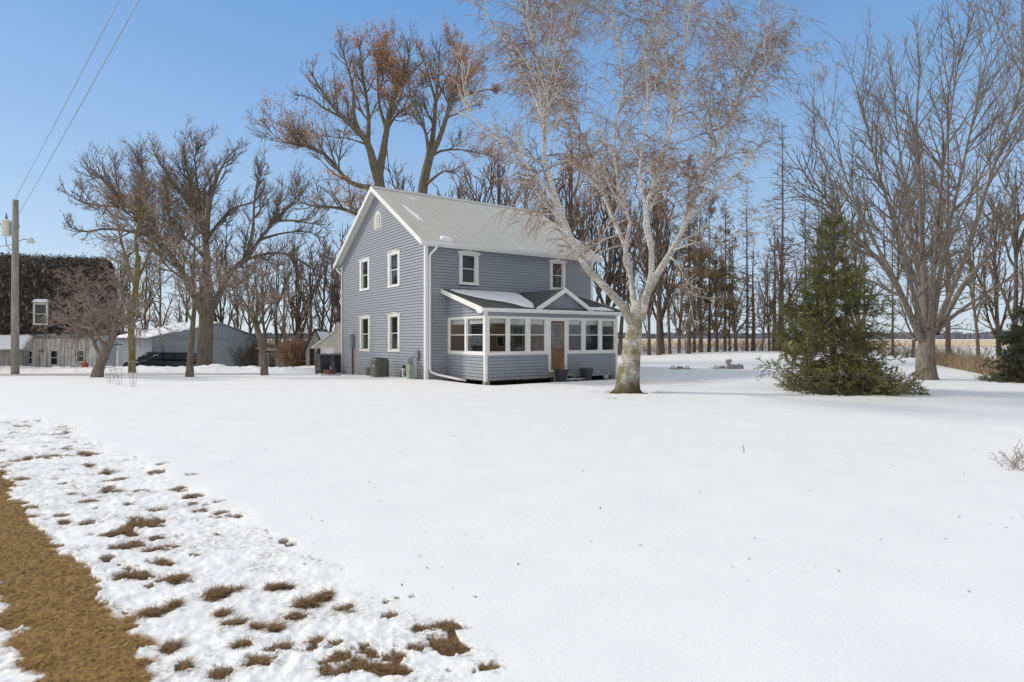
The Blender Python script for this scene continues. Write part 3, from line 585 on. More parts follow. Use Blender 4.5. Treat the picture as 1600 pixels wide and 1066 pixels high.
def proto_conif(seed,h,mt,mc,dead=True,r0=.2,bl=2.2,start=.12,needles=0.,broken=False):
    global rng; keep=rng; rng=np.random.default_rng(seed)
    root=thing('bare_conifer'); tr=one([(0,0,-.2),(.05,0,h*.33),(0,.05,h*.66),(.02,0,h*.97),(.06,0,h)],r0,.02,14,.8,.25)
    n=int(h*(5.0 if broken else 9)); t=rng.uniform(start,.99,n); z=t*h; a=rng.uniform(0,2*math.pi,n)
    ln=bl*(1-t)**.6*rng.uniform(.35,1.15,n)+.2; K=7; O=np.zeros((n,K,3)); O[:,0,2]=z; el=np.where(t>.75,.45,.08)+rng.normal(0,.15,n)
    dd=np.stack([np.cos(a)*np.cos(el),np.sin(a)*np.cos(el),np.sin(el)],1)
    for j in range(1,K):
        dd=dd+rng.normal(0,.09,(n,3))+np.array([0,0,.02 if j>3 else -.04]); dd/=np.linalg.norm(dd,axis=1)[:,None]; O[:,j]=O[:,j-1]+dd*(ln/(K-1))[:,None]
    R=(.012+.010*ln)[:,None]*(1-np.linspace(0,1,K)[None])**.7+.008
    a2=spawn(O,R,4.,.38,(30,70),4,.12,(0,0,1),.0,.7,.2,1,.009,.9,.2,.3)
    a3=spawn(*a2,3.5,.5,(30,70),3,.1,(0,0,1),.0,.8,.2,1,.008,.4,.12,.3)
    finish_tree(root,[tr],[(O,R),a2,a3],mt,mc,7,3,(0,0,0))
    if needles:
        tp=np.concatenate([a2[0][:,-1],a3[0][:,-1],a2[0][:,2]]); leaves(tp,7,.085,.10,M['needlebrown'],root,'needles',1-needles,seed,.45)
    rng=keep; return root
P1=[proto_decid(201,12,1.,M['barkdark'],M['twig'],1.1),proto_decid(202,13,.9,M['bark'],M['twig'],1.1,lean=.05),proto_decid(203,11,1.1,M['barkdark'],M['twigdark'],1.1,leaf=.62,lean=-.06),proto_decid(204,12,.8,M['bark'],M['twigpink'],1.1,lean=.03)]
C1=[proto_conif(301,16,M['barkred'],M['twig'],bl=2.3,r0=.17),proto_conif(302,13,M['barkdark'],M['twig'],bl=2.0,r0=.15,needles=.55),proto_conif(303,8.5,M['barkred'],M['twigdark'],bl=1.2,broken=True,r0=.2),proto_conif(304,14,M['barkdark'],M['twig'],r0=.17,bl=2.2,needles=.42,start=.2)]
used=set()
def place(p,px,d,h,ph,label,catg,group,name,rz=None,wx=1.,rel=False):
    o=p if id(p) not in used else copy_tree(p); used.add(id(p)); x,y,z=G(px,d); s=h/ph
    o.location=(x,y,z); o.scale=(s*wx,s*wx,s); o.rotation_euler=(0,0,rng.uniform(0,6.28) if rz is None else rz); o.name=name; tag(o,label,catg,group); return o
PH=[12,13,11,12]; CHh=[16,13,8.5,14]
ordw='first second third fourth fifth sixth seventh eighth ninth tenth eleventh twelfth thirteenth fourteenth fifteenth sixteenth seventeenth eighteenth nineteenth twentieth'.split()
# windbreak: trunk pixel, distance, top pixel, kind
WB=[(1014,51,330,'d',0),(1030,50,300,'d',2),(1047,52,340,'d',1),(1076,50,240,'c',3),(1085,53,330,'c',1),(1108,54,300,'c',3),(1133,52,312,'c',1),(1140,56,360,'c',0),(1167,53,278,'c',0),(1177,55,385,'c',2),(1202,54,400,'d',3),(1210,52,360,'c',2),(1222,52,190,'c',0),(1258,55,275,'c',0),(1285,53,250,'c',0),(1350,56,300,'c',0),(1395,54,330,'c',0),(1482,40,150,'c',0)]
for i,(px,dd,top,k,j) in enumerate(WB):
    x,y,z=G(px,dd); h=W(px,top,dd)[2]-z; p=(C1 if k=='c' else P1)[j]; ph=(CHh if k=='c' else PH)[j]
    what={('c',0):'tall bare conifer with short dead side branches',('c',1):'conifer with sparse dull needles',('c',2):'broken-topped reddish dead trunk',('c',3):'pine with thin brownish needle clumps',('d',0):'dark forked leafless tree',('d',1):'leafless tree with a leaning trunk',('d',2):'leafless tree with a few russet leaves',('d',3):'thin leafless tree'}[(k,j)]
    place(p,px,dd,h,ph,f'{what}, {ordw[i]} windbreak trunk from the house','tree','windbreak trees behind the yard','windbreak_tree',wx=.9 if k=='c' else .8)
RT=[(1530,34,330,1,'forked leafless tree in the brown grass just right of the big maple'),(1585,33,260,0,'leaning leafless tree in the brown grass behind the dark spruce at the right edge'),(1562,36,330,2,'thin crooked leafless tree between the forked tree and the right edge')]
for px,dd,top,j,lb in RT:
    x,y,z=G(px,dd); place(P1[j],px,dd,W(px,top,dd)[2]-z,PH[j],lb,'tree','trees in the brown grass at the right','bare_tree',wx=.8)
# far behind, between the shed and the house and over the roof
WL=[(418,58,395,1),(432,62,400,0),(446,57,410,3),(462,60,395,2),(474,64,400,1),(485,58,385,0),(500,60,375,1),(514,63,390,3),(527,58,400,0),(545,66,380,2),(395,64,400,1),(370,66,410,0),(350,68,400,2),(285,68,410,1),(255,66,405,3),(228,64,410,0),(195,62,420,2),(178,58,430,3),(210,70,400,1),
    (715,64,290,0),(740,70,285,1),(765,66,280,3),(790,62,270,2),(820,68,290,0),(850,64,300,1),(690,72,300,3),(880,58,250,2),(900,62,290,1),(925,56,300,0),(945,58,270,2),(968,60,320,1),(990,57,330,3),(630,60,275,0),(1190,74,420,1),(1035,62,320,2),(1095,64,340,0),(1150,62,370,3),(1215,66,380,2),(1275,64,330,1),(1300,60,300,0),(1345,66,350,2),(1120,66,400,0),(1245,68,410,3),(1425,70,400,2),(1320,72,410,3),(1060,68,380,3)]
for i,(px,dd,top,j) in enumerate(WL):
    x,y,z=G(px,dd)
    if px<560: lb='leafless tree in the tangled woodlot behind the grey shed and white garage'; g='woodlot trees behind the sheds'
    elif px<1000: lb='leafless tree far behind the house, its crown showing over or beside the roof'; g='trees behind the house'
    else: lb='thin leafless tree in the rear row, behind the windbreak trunks'; g='rear row of the windbreak'
    place(P1[j],px,dd,W(px,top,dd)[2]-z,PH[j],lb,'tree',g,'bare_tree')
# ---- spruces
def spruce(px,d,h,w,label,m,seed,dense=1.,tilt=0):
    global rng; keep=rng; rng=np.random.default_rng(seed); base=G(px,d); root=thing('spruce_tree',base,0,label,'tree')
    tr=one([(0,0,-.1),(0,0,h*.5),(.03,0,h)],.13*h/5.6,.01,12,1,.3)
    n=int(310*dense); t=np.clip(np.floor(rng.uniform(.01,.99,n)*15)/15+rng.normal(.012,.009,n),.012,.985); z=t*h; a=rng.uniform(0,2*math.pi,n)
    ln=w/2*(np.maximum(1-t,0)**.72)*np.interp(t,[0,.12,.2],[1.0,1.0,.92])*rng.uniform(.5,1.16,n)*(1+.16*np.sin(a*3+t*40))+.20; K=8; O=np.zeros((n,K,3)); O[:,0,2]=z; el=np.interp(t,[0,.1,.3,.8,1],[-.02,.05,.12,.5,1.0])+rng.normal(0,.1,n)
    dd=np.stack([np.cos(a)*np.cos(el),np.sin(a)*np.cos(el),np.sin(el)],1); ln=ln*(1+tilt*np.cos(a)*(1-t))
    for j in range(1,K):
        g=-.10 if j<5 else .10
        dd=dd+rng.normal(0,.04,(n,3))+np.array([0,0,g]); dd/=np.linalg.norm(dd,axis=1)[:,None]; O[:,j]=O[:,j-1]+dd*(ln/(K-1))[:,None]
    O[:,:,2]=np.maximum(O[:,:,2],.06+rng.uniform(0,.1,(n,1)))
    R=(.004+.007*ln)[:,None]*(1-np.linspace(0,1,K)[None])**.7+.003
    # flat side sprays
    a2=spawn(O,R,11,.34,(35,65),5,.06,(0,0,-1),.05,.6,.18,1,.004,.62,.12,.45); a3=spawn(*a2,11,.5,(30,60),3,.06,(0,0,-1),.05,.7,.15,1,.003,.26,.07,.3)
    finish_tree(root,[tr],[(O,R),a2,a3],M['barkdark'],M['twig'],8,3,(0,0,0))
    # needles along every spray
    segs=[]
    for P,f0 in ((a2[0],0),(a3[0],0),(O,4)):
        A=P[:,f0:-1].reshape(-1,3); Bq=P[:,f0+1:].reshape(-1,3); segs.append((A,Bq))
    A=np.concatenate([s[0] for s in segs]); Bq=np.concatenate([s[1] for s in segs])
    rr_=np.hypot(A[:,0],A[:,1]); keep_=(rng.uniform(0,1,len(A))<np.clip(rr_/(w*.5*np.maximum(1-A[:,2]/h,0)**.78+.1)*1.5,.12,1)) & ((A[:,2]>.75)|(rng.uniform(0,1,len(A))<.55)); A=A[keep_]; Bq=Bq[keep_]
    L=np.linalg.norm(Bq-A,axis=1); c=np.maximum(1,(L*260*dense).astype(int)); ix=np.repeat(np.arange(len(A)),c); s=rng.uniform(0,1,len(ix))[:,None]
    p=A[ix]*(1-s)+Bq[ix]*s; T=(Bq-A)[ix]/(L[ix][:,None]+1e-6); q=rng.normal(0,1,p.shape); q-=T*(q*T).sum(1)[:,None]; q/=np.linalg.norm(q,axis=1)[:,None]+1e-6
    D=(T*.6+q*.8)*rng.uniform(.03,.055,len(ix))[:,None]; S=np.cross(D,T); S/=np.linalg.norm(S,axis=1)[:,None]+1e-6; S*=.0050
    V=np.stack([p-S,p+S,p+D],1).reshape(-1,3); link('needles',npmesh('needles',V,np.arange(len(V)).reshape(-1,3)),m,root); print('needles',len(ix)); rng=keep; return root
spruce(1302,19.6,5.65,4.0,'bushy green spruce standing on the lawn between the birch and the maple',M['needle'],401,1.15,.06)
spruce(1619,23.5,3.6,3.2,'low dark spruce cut off by the right edge of the picture',M['needledark'],402,1.15)
# ------------------------------------------------------------ undergrowth (nobody could count it)
def brush(name,n,sampler,h,m,label,catg,tw=.008,lean=.35,ch=3):
    xy=sampler(n); P=np.zeros((n,5,3)); P[:,0,0]=xy[:,0]; P[:,0,1]=xy[:,1]; P[:,0,2]=zt(xy[:,0],xy[:,1])-.02
    d=rng.normal(0,lean,(n,3)); d[:,2]=1; d/=np.linalg.norm(d,axis=1)[:,None]; L=h*rng.uniform(.4,1.2,n)
    for j in range(1,5): d=d+rng.normal(0,.1,(n,3)); d/=np.linalg.norm(d,axis=1)[:,None]; P[:,j]=P[:,j-1]+d*(L/4)[:,None]
    R=np.full((n,5),tw)*(1-np.linspace(0,1,5)[None]*.6); PR=[(P,R)]
    if ch: PR.append(spawn(P,R,ch,.45,(20,55),4,.12,(0,0,1),.08,.8,.2,1,tw*.7,h*.5,.1,.3))
    V,f=tubes(PR,3); return tag(link(name,npmesh(name,V,f),m),label,catg,kind='stuff')
def band(x0,x1,y0,y1):
    return lambda n: np.stack([rng.uniform(x0,x1,n),rng.uniform(y0,y1,n)],1)
brush('windbreak_brush',2600,band(5,40,50.5,59),1.35,M['twig'],'tangle of thin leafless brush between the windbreak trunks','brush',.006,.42,3.2)
def behind_lawn(n):
    e=np.abs(rng.normal(0,1,n))*1.6+.3; y=21+21*rng.uniform(0,1,n)**1.2; x=19.2+(y-23)*.45+e
    return np.stack([x,y],1)
P_=behind_lawn(17000); P_=np.concatenate([P_,zt(P_[:,0],P_[:,1])[:,None]],1)
tag(blades('tall_dry_grass',P_,.62,.013,M['reed'],up=rng.uniform(.9,1.5,17000)),'knee-high dry brown grass along the low edge of the lawn on the right','tall grass',kind='stuff')
brush('edge_brush',260,behind_lawn,1.3,M['twig'],'leafless stems standing in the dry grass at the right','brush',.008,.35,3)
brush('woodlot_brush',3000,band(-30,-14,58,68),2.6,M['twig'],'leafless undergrowth of the woodlot behind the sheds','brush',.014,.45,2)
# far woods on the horizon
n=6500; a=rng.uniform(rad(-60),rad(60),n); r=rng.uniform(1500,1600,n); x=r*np.sin(a); y=r*np.cos(a)
hh=(10+9*fbm(a*40,a*0,121,4))*rng.uniform(.5,1.1,n); wv=rng.uniform(6,16,n); tx=np.cos(a); ty=-np.sin(a); V=[]
for k,(p,q) in enumerate([(-.5,0),(.5,0),(.42,.75),(.1,1),(-.35,.8)]): V.append(np.stack([x+tx*wv*p,y+ty*wv*p,-1.2+hh*q+0*x],1))
V=np.stack(V,1).reshape(-1,3)
def far_f(nt,b): nt.links.new(ramp(nt,noise(nt,coords(nt,(.02,.02,.1)),1,4),[(.3,(.13,.14,.17)),(.7,(.2,.21,.25))]),b.inputs['Base Color'])
tag(link('far_woods',npmesh('far_woods',V,np.arange(n*5).reshape(-1,5)),mat('far_woods',(.15,.16,.19),1,0,far_f,spec=0)),'thin dark line of far woods on the horizon beyond the fields','woods',kind='stuff')
# leaf litter specks on the snow
n=900; y=4+36*rng.uniform(0,1,n)**1.3; x=(rng.uniform(-.75,.85,n))*y; q=(bare(x,y)<-.2); x=x[q]; y=y[q]; z=zt(x,y)+snow_h(x,y)[0]+.006
hs=(((x+3.5)*.8184+(y-25)*.5746>-.2)&(-(x+3.5)*.5746+(y-25)*.8184>-3)); x=x[~hs];y=y[~hs];z=z[~hs]; n=len(x)
c=np.stack([x,y,z],1); aa=rng.uniform(0,6.28,n); s=.004+.012*rng.uniform(0,1,n)**2; e1=np.stack([np.cos(aa),np.sin(aa),rng.uniform(-.2,.5,n)],1)*s[:,None]; e2=np.stack([-np.sin(aa),np.cos(aa),rng.uniform(-.2,.5,n)],1)*(s*.5)[:,None]
V=np.stack([c-e1,c+e2,c+e1,c-e2],1).reshape(-1,3)
tag(link('leaf_litter',npmesh('leaf_litter',V,np.arange(n*4).reshape(-1,4)),M['litter']),'small dark leaf and bark crumbs scattered over the lawn snow','leaf litter',kind='stuff')
# bushes and twigs
def bush(name,px,d,n,h,spread,m,label,catg,tw=.006,ch=4,dz=0):
    bx,by,bz=G(px,d); P=np.zeros((n,6,3)); P[:,0,:2]=rng.normal(0,spread*.18,(n,2)); dd=rng.normal(0,.5*spread/h*1.2,(n,3)); dd[:,2]=1; dd/=np.linalg.norm(dd,axis=1)[:,None]; L=h*rng.uniform(.5,1.15,n)
    for j in range(1,6): dd=dd+rng.normal(0,.12,(n,3)); dd/=np.linalg.norm(dd,axis=1)[:,None]; P[:,j]=P[:,j-1]+dd*(L/5)[:,None]
    R=np.full((n,6),tw)*(1-np.linspace(0,1,6)[None]*.6); c1=spawn(P,R,ch,.45,(25,60),5,.12,(0,0,1),.05,.8,.2,1,tw*.8,h*.5,.08,.3); c2=spawn(*c1,ch*1.4,.5,(25,60),3,.12,(0,0,1),.05,.8,.2,1,tw*.7,h*.3,.05,.3)
    V,f=tubes([(P,R),c1,c2],3); return tag(link(name,npmesh(name,V,f),m,loc=(bx,by,bz+dz)),label,catg)
bush('bush',461,52,160,2.3,2.2,M['bush'],'rounded orange-brown leafless bush between the small grey shed and the garage','bush',.012,3)
bush('bush',1594,7.9,34,.36,.55,M['twigpink'],'low twiggy shrub poking out of the snow at the right edge','bush',.003,8)
bush('dead_twigs',955,17.,9,.10,.3,M['twigdark'],'small fallen twigs on the snow left of the birch foot','twigs',.006,4,.05)
bush('dead_twigs',1600,5.7,6,.10,.15,M['twig'],'a few thin stems sticking out of the snow, low at the right edge','twigs',.002,4,.05)
bx,by,bz=G(1162,8.95)
B().tube([(0,0,0),(.004,0,.06),(-.004,.01,.13),(.006,.01,.16)],[.006,.005,.004,.002],6).tube([(0,0,.07),(.02,0,.10)],[.003,.002],5).build('twig_stub',M['twigdark'],loc=(bx,by,bz+.03))
tag(bpy.data.objects['twig_stub'],'single short twig standing up in the open snow','twig')
# ------------------------------------------------------------ the house
HA=math.atan2(.5746,.8184); HO=((665-800)/F*25,25.,0.)
house=thing('farmhouse',HO,HA,'two-storey blue-grey farmhouse with a metal roof and an enclosed front porch','house')
LX,WY=9.2,9.9; RY=WY/2; ZE=5.72; ZR=8.72; PX0,PX1,PY=1.05,8.0,-2.92
def HL(x,y,z=0):
    return (HO[0]+x*math.cos(HA)-y*math.sin(HA),HO[1]+x*math.sin(HA)+y*math.cos(HA),z)
FR=lambda s,z,o:(s,-o,z); GB=lambda s,z,o:(-o,s,z); BK=lambda s,z,o:(s,WY+o,z); RT_=lambda s,z,o:(LX+o,s,z)
fw=[(1.58,2.54,4.03,5.47),(6.52,7.45,4.03,5.47)]; gw=[(2.45,3.72,4.06,5.68),(5.97,7.24,4.12,5.72),(2.45,3.7,1.12,2.87),(5.9,7.22,1.08,2.87)]
b=B(); siding(b,FR,-.15,ZE,lambda z:(0,LX),[(a,c,e,f) for a,c,e,f in fw]+[(4.3,5.0,.3,2.4)])
sl=(ZR-ZE)/RY
glim=lambda z:(0,WY) if z<=ZE else ((z-ZE)/sl,WY-(z-ZE)/sl)
siding(b,GB,-.45,ZR-.02,glim,[(a+.1,c-.1,e+.1,f-.1) for a,c,e,f in gw])
siding(b,RT_,-.45,ZR-.02,glim); siding(b,BK,-.45,ZE,lambda z:(0,LX))
b.build('wall',M['siding'],house)
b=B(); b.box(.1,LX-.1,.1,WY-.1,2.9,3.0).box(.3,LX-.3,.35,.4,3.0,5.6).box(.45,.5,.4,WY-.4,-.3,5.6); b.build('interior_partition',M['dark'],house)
for gm,s0,fm,f0,f1 in ((GB,0,FR,-.036,.10),(GB,WY-.10,BK,-.036,.10),(RT_,0,FR,LX-.10,LX+.036),(RT_,WY-.10,BK,LX-.10,LX+.036)):
    b=B().bm(gm,s0,s0+.10,-.4,ZE-.02,.0,.036).bm(fm,f0,f1,-.4,ZE-.02,0,.038); b.build('corner_trim',M['white'],house)
# roof
OV=.35; OE=.34; T=.10
def rz(y): return ZE+.12+sl*(RY-abs(y-RY))
b=B(); y0=-OE; y1=WY+OE
for sgn in (0,1):
    ya,yb=(y0,RY) if sgn==0 else (y1,RY)
    b.add([(x,y,rz(y)+q) for q in (0,T) for x,y in ((-OV,ya),(LX+OV,ya),(LX+OV,yb),(-OV,yb))],[(0,3,2,1),(4,5,6,7),(0,1,5,4),(1,2,6,5),(2,3,7,6),(3,0,4,7)])
    x=-OV+.16; i=0
    while x<LX+OV-.05:
        hh=.016 if i%3==0 else .006; w=.022 if i%3==0 else .014
        b.add([(x-w,ya,rz(ya)+T+.001),(x+w,ya,rz(ya)+T+.001),(x,ya,rz(ya)+T+hh),(x-w,yb,rz(yb)+T+.001),(x+w,yb,rz(yb)+T+.001),(x,yb,rz(yb)+T+hh)],[(0,1,2),(0,3,4,1),(1,4,5,2),(2,5,3,0)]); x+=.1; i+=1
roof=b.build('roof',M['metalroof'],house)
zr=rz(RY)+T; b=B()
b.prism([(RY-.22,zr-.22*sl+.035),(RY,zr+.05),(RY+.22,zr-.22*sl+.035),(RY+.2,zr-.22*sl+.01),(RY,zr+.02),(RY-.2,zr-.22*sl+.01)],lambda s,z,o:(o,s,z),-OV-.02,LX+OV+.02); b.build('ridge_cap',M['metalroof'],roof)
for xx in (-OV,LX+OV):
    b=B(); o0,o1=(xx-.03,xx) if xx<0 else (xx,xx+.03)
    for ya in (y0,y1):
        p=[(ya,rz(ya)+T+.01),(RY,zr+.01),(RY,zr-.22),(ya,rz(ya)-.12)]; b.prism(p,lambda s,z,o:(o,s,z),o0,o1)
    b.build('rake_trim',M['white'],house)
b=B()
for xa,xb in ((-OV,0.),(LX,LX+OV)):
    for ya in (y0,y1):
        b.add([(xa,ya,rz(ya)-.06),(xb-.002,ya,rz(ya)-.06),(xb-.002,RY,rz(RY)-.06),(xa,RY,rz(RY)-.06)],[(0,1,2,3)])
b.add([(-OV,y0,rz(y0)-.07),(LX+OV,y0,rz(y0)-.07),(LX+OV,0,rz(y0)-.07),(-OV,0,rz(y0)-.07)],[(0,1,2,3)]).add([(-OV,WY,rz(y1)-.07),(LX+OV,WY,rz(y1)-.07),(LX+OV,y1,rz(y1)-.07),(-OV,y1,rz(y1)-.07)],[(0,1,2,3)])
b.build('soffit',M['offwhite'],house)
def gutter(name,x0,x1,y,z,par,h=.13,d=.12,sg=-1):
    pr=[(0,0),(0,-h),(sg*d*.65,-h),(sg*d,-h*.35),(sg*d,0),(sg*(d-.012),0),(sg*(d-.015),-h*.33),(sg*d*.62,-h+.012),(sg*.012,-h+.012),(sg*.012,0)]
    b=B().prism([(y+a,z+c) for a,c in pr],lambda s,zz,o:(o,s,zz),x0,x1); return b.build(name,M['white'],par)
ze=rz(y0)
B().box(-OV,LX+OV,y0-.02,y0-.001,ze-.14,ze+.06).build('fascia',M['white'],house)
gutter('gutter',-OV-.02,LX+OV+.02,y0-.021,ze+.07,house); gutter('gutter',-OV-.02,LX+OV+.02,y1+.003,ze+.07,house,sg=1)
def flat_tube(pts,w,d,name,par):
    b=B().tube(pts,w,12); return b.build(name,M['white'],par,smooth=True)
flat_tube([(.30,y0-.08,ze-.02),(.30,y0-.08,ze-.16),(.27,y0-.02,ze-.24),(.17,-.12,ze-.42),(.16,-.075,ze-.52),(.16,-.075,3),(.16,-.075,.50),(.18,-.10,.36),(.34,-.35,.26),(.80,-1.25,.10),(.98,-1.6,.06)],.047,0,'downspout',house)
flat_tube([(-.16,y1+.07,ze-.02),(-.16,y1+.07,ze-.14),(-.14,WY+.02,ze-.34),(-.06,WY-.10,ze-.45),(-.06,WY-.10,1),(-.06,WY-.10,-.25)],.047,0,'downspout',house)
b=B().tube([(-.09,.16,ZE-.1),(-.09,.16,.1)],.03,8); 
# windows
def hwin(mp,a0,a1,z0,z1,m,w=.15,par=house,head=.14):
    b=B(); b.bm(mp,a0,a0+w,z0+.1,z1-head,-.10,.045).bm(mp,a1-w,a1,z0+.1,z1-head,-.10,.045).bm(mp,a0-.02,a1+.02,z0,z0+.1,-.10,.06)
    mid=(a0+a1)/2; b.prism([(a0-.05,z1-head),(a1+.05,z1-head),(a1+.07,z1-.05),(mid,z1+.02),(a0-.07,z1-.05)],mp,-.10,.05)
    b.prism([(a0-.09,z1-.05),(a0-.09,z1-.02),(mid,z1+.055),(a1+.09,z1-.02),(a1+.09,z1-.05),(mid,z1+.025)],mp,.0,.085)
    wo=b.build('window',m,par); g0,g1=a0+w,a1-w; h0,h1=z0+.1,z1-head; mz=(h0+h1)/2
    b=B().frame(mp,g0,g1,mz-.02,h1,.035,-.05,-.015).frame(mp,g0,g1,h0,mz+.02,.035,-.08,-.045); b.build('sash',m,wo)
    b=B().bm(mp,g0+.03,g1-.03,mz+.01,h1-.03,-.036,-.03).bm(mp,g0+.03,g1-.03,h0+.03,mz-.01,-.066,-.06); b.build('pane',M['glass'],wo)
    return wo
for a in fw: hwin(FR,*a,M['white'])
for i,a in enumerate(gw): hwin(GB,*a,M['white'] if i<2 else M['offwhite'],.2)
# arched gable vent
b=B(); vc=4.93; n=14; ar=[(vc+.42*math.cos(t),7.32+.5*math.sin(t)) for t in np.linspace(0,math.pi,n)]
outer=[(vc-.42,6.95),(vc+.42,6.95)]+ar; b.prism(outer,GB,.0,.035); vent=b.build('gable_vent',M['offwhite'],house)
b=B()
for k in range(9):
    z=7.02+k*.075; hw=.31 if z<7.32 else .31*math.sqrt(max(0,1-((z-7.32)/.40)**2)); 
    if hw>.05: b.add([GB(vc-hw,z,.075),GB(vc+hw,z,.075),GB(vc+hw,z+.06,.04),GB(vc-hw,z+.06,.04),GB(vc-hw,z-.008,.075),GB(vc+hw,z-.008,.075)],[(0,1,2,3),(4,5,1,0)])
b.build('louvre',M['offwhite'],vent)
# ---- porch
PF=lambda s,z,o:(s,PY-o,z); PL=lambda s,z,o:(PX0-o,s,z); PR_=lambda s,z,o:(PX1+o,s,z)
pr=lambda y:3.70+(3.70-2.80)/(3.22)*y     # underside height at y (0..-3.22)
b=B(); Z0,ZS,ZT=.10,1.09,2.58
siding(b,PF,Z0,ZS,lambda z:(PX0,PX1),[(4.12,5.07,0,3)]); siding(b,PL,Z0,ZS,lambda z:(PY,0)); siding(b,PR_,Z0,ZT+.03,lambda z:(PY,0))
psl=.28
for mp in (PL,PR_): siding(b,mp,ZT+.03,3.58,lambda z:(min(-.02,PY if z<2.84 else -3.22+(z-2.84)/psl+.0+.05),0))
siding(b,PF,ZT+.03,2.80,lambda z:(PX0,PX1))
b.build('porch_wall',M['siding'],house)
b=B().box(PX0+.02,4.12,PY+.02,PY+.06,Z0,ZS).box(5.07,PX1-.02,PY+.02,PY+.06,Z0,ZS).box(PX0+.02,PX0+.06,PY+.06,-.02,Z0,ZS).box(PX1-.06,PX1-.02,PY+.06,-.02,Z0,ZS).box(PX0+.06,PX1-.06,PY+.06,-.02,Z0+.02,.42); b.build('porch_floor',M['floor'],house)
B().box(PX0+.06,PX1-.06,PY+.06,-.03,2.66,2.70).build('porch_ceiling',M['white'],house)
B().bm(PF,PX0-.036,PX0+.08,Z0-.02,2.78,0,.036).bm(PL,PY-.0,PY+.08,Z0-.02,2.78,0,.034).build('corner_post',M['white'],house)
B().bm(PF,PX1-.08,PX1+.036,Z0-.02,2.78,0,.036).bm(PR_,PY,PY+.08,Z0-.02,2.78,0,.034).build('corner_post',M['white'],house)
b=B()
def bandtrim(mp,cols,z0,z1,a0,a1):
    b.bm(mp,a0,a1,z0,z0+.10,-.08,.032); b.bm(mp,a0,a1,z1-.07,z1,-.08,.032); e=a0
    for p,q in cols: 
        if p-e>.005: b.bm(mp,e,p,z0+.10,z1-.07,-.08,.026)
        e=q
    if a1-e>.005: b.bm(mp,e,a1,z0+.10,z1-.07,-.08,.026)
wf1=[(1.21,2.04),(2.17,2.99),(3.17,3.96)]; wf2=[(5.18,5.96),(6.13,6.94),(7.1,7.89)]; wl=[(-2.78,-1.62),(-1.42,-.10)]
wl=[(-2.78,-1.53),(-1.40,-.12)]
bandtrim(PF,wf1,ZS,ZT+.03,PX0+.08,4.10); bandtrim(PF,wf2,ZS,ZT+.03,5.09,PX1-.08); bandtrim(PL,wl,ZS,ZT+.03,PY+.08,-.01)
b.build('window_band',M['white'],house)
def pwin(mp,a0,a1,z0=ZS+.10,z1=ZT-.04,bl=.17):
    mz=z0+(z1-z0)*.51; b=B().frame(mp,a0,a1,z0,z1,.04,-.05,-.005).bm(mp,a0+.04,a1-.04,mz-.018,mz+.018,-.045,.0); w=b.build('porch_window',M['white'],house)
    B().bm(mp,a0+.04,a1-.04,mz+.018,z1-.04,-.028,-.024).build('pane',M['clear'],w); B().bm(mp,a0+.04,a1-.04,z0+.04,mz-.018,-.030,-.026).build('screened_pane',M['screen'],w)
    B().bm(mp,a0+.045,a1-.045,z1-.05-bl,z1-.05,-.12,-.09).bm(mp,a0+.05,a1-.05,z1-.05-bl-.035,z1-.052-bl,-.125,-.085).build('shade',M['blind'],w)
for i,(p,q) in enumerate(wf1+wf2): pwin(PF,p,q,bl=(.13,.17,.15,.14,.14,.19)[i])
for p,q in wl: pwin(PL,p,q,bl=.15)
B().box(PX1-.06,PX1-.03,PY+.06,-.02,ZS,ZT+.1).build('end_wall_lining',M['siding'],house)
# door
b=B(); b.bm(PF,4.10,4.22,.36,2.60,-.08,.045).bm(PF,4.97,5.09,.36,2.60,-.08,.045).bm(PF,4.22,4.97,2.46,2.60,-.08,.045).bm(PF,4.22,4.97,.36,.44,-.08,.05); b.build('door_frame',M['white'],house)
b=B().bm(PF,4.22,4.33,.44,2.46,-.06,-.02).bm(PF,4.86,4.97,.44,2.46,-.06,-.02).bm(PF,4.33,4.86,.44,1.36,-.055,-.02).bm(PF,4.33,4.86,2.36,2.46,-.06,-.02); dr=b.build('door',M['doorwood'],house)
B().bm(PF,4.33,4.86,1.40,2.36,-.045,-.04).build('glass',M['clear'],dr)
B().frame(PF,4.33,4.86,1.36,2.37,.04,-.05,-.012).bm(PF,4.36,4.83,1.88,1.91,-.05,-.015).build('glazing_bars',M['boxgrey'],dr)
B().bm(PF,4.24,4.29,1.28,1.46,-.02,.03).tube([PF(4.27,1.42,.03),PF(4.27,1.42,.06),PF(4.36,1.42,.06)],.012,8).build('handle',M['acdark'],dr)
# what shows inside the porch
b=B().bm(FR,4.3,5.0,.42,2.42,-.03,.0); idr=b.build('inner_door',M['white'],house)
B().bm(FR,4.42,4.88,1.35,2.25,.001,.01).build('pane',M['glass'],idr)
b=B().frame(FR,2.0,3.0,1.1,2.45,.09,.017,.05).bm(FR,2.09,2.91,1.74,1.79,.017,.04); iw=b.build('inner_window',M['white'],house); B().bm(FR,2.09,2.91,1.19,2.36,.017,.024).build('pane',M['glass'],iw)
b=B().frame(FR,6.3,7.2,1.1,2.45,.09,.017,.05).bm(FR,6.39,7.11,1.74,1.79,.017,.04); iw=b.build('inner_window',M['white'],house); B().bm(FR,6.39,7.11,1.19,2.36,.017,.024).build('pane',M['glass'],iw)
for a0,a1 in ((1.12,1.85),(3.15,4.1),(5.15,6.1)):
    b=B().bm(FR,a0,a1,1.05,2.64,.017,.05)
    for k in range(int((a1-a0)/.12)): b.bm(FR,a0+.12*k+.01,a0+.12*k+.105,1.06,2.63,.05,.058)
    b.build('pine_panelling',M['orange'],house)
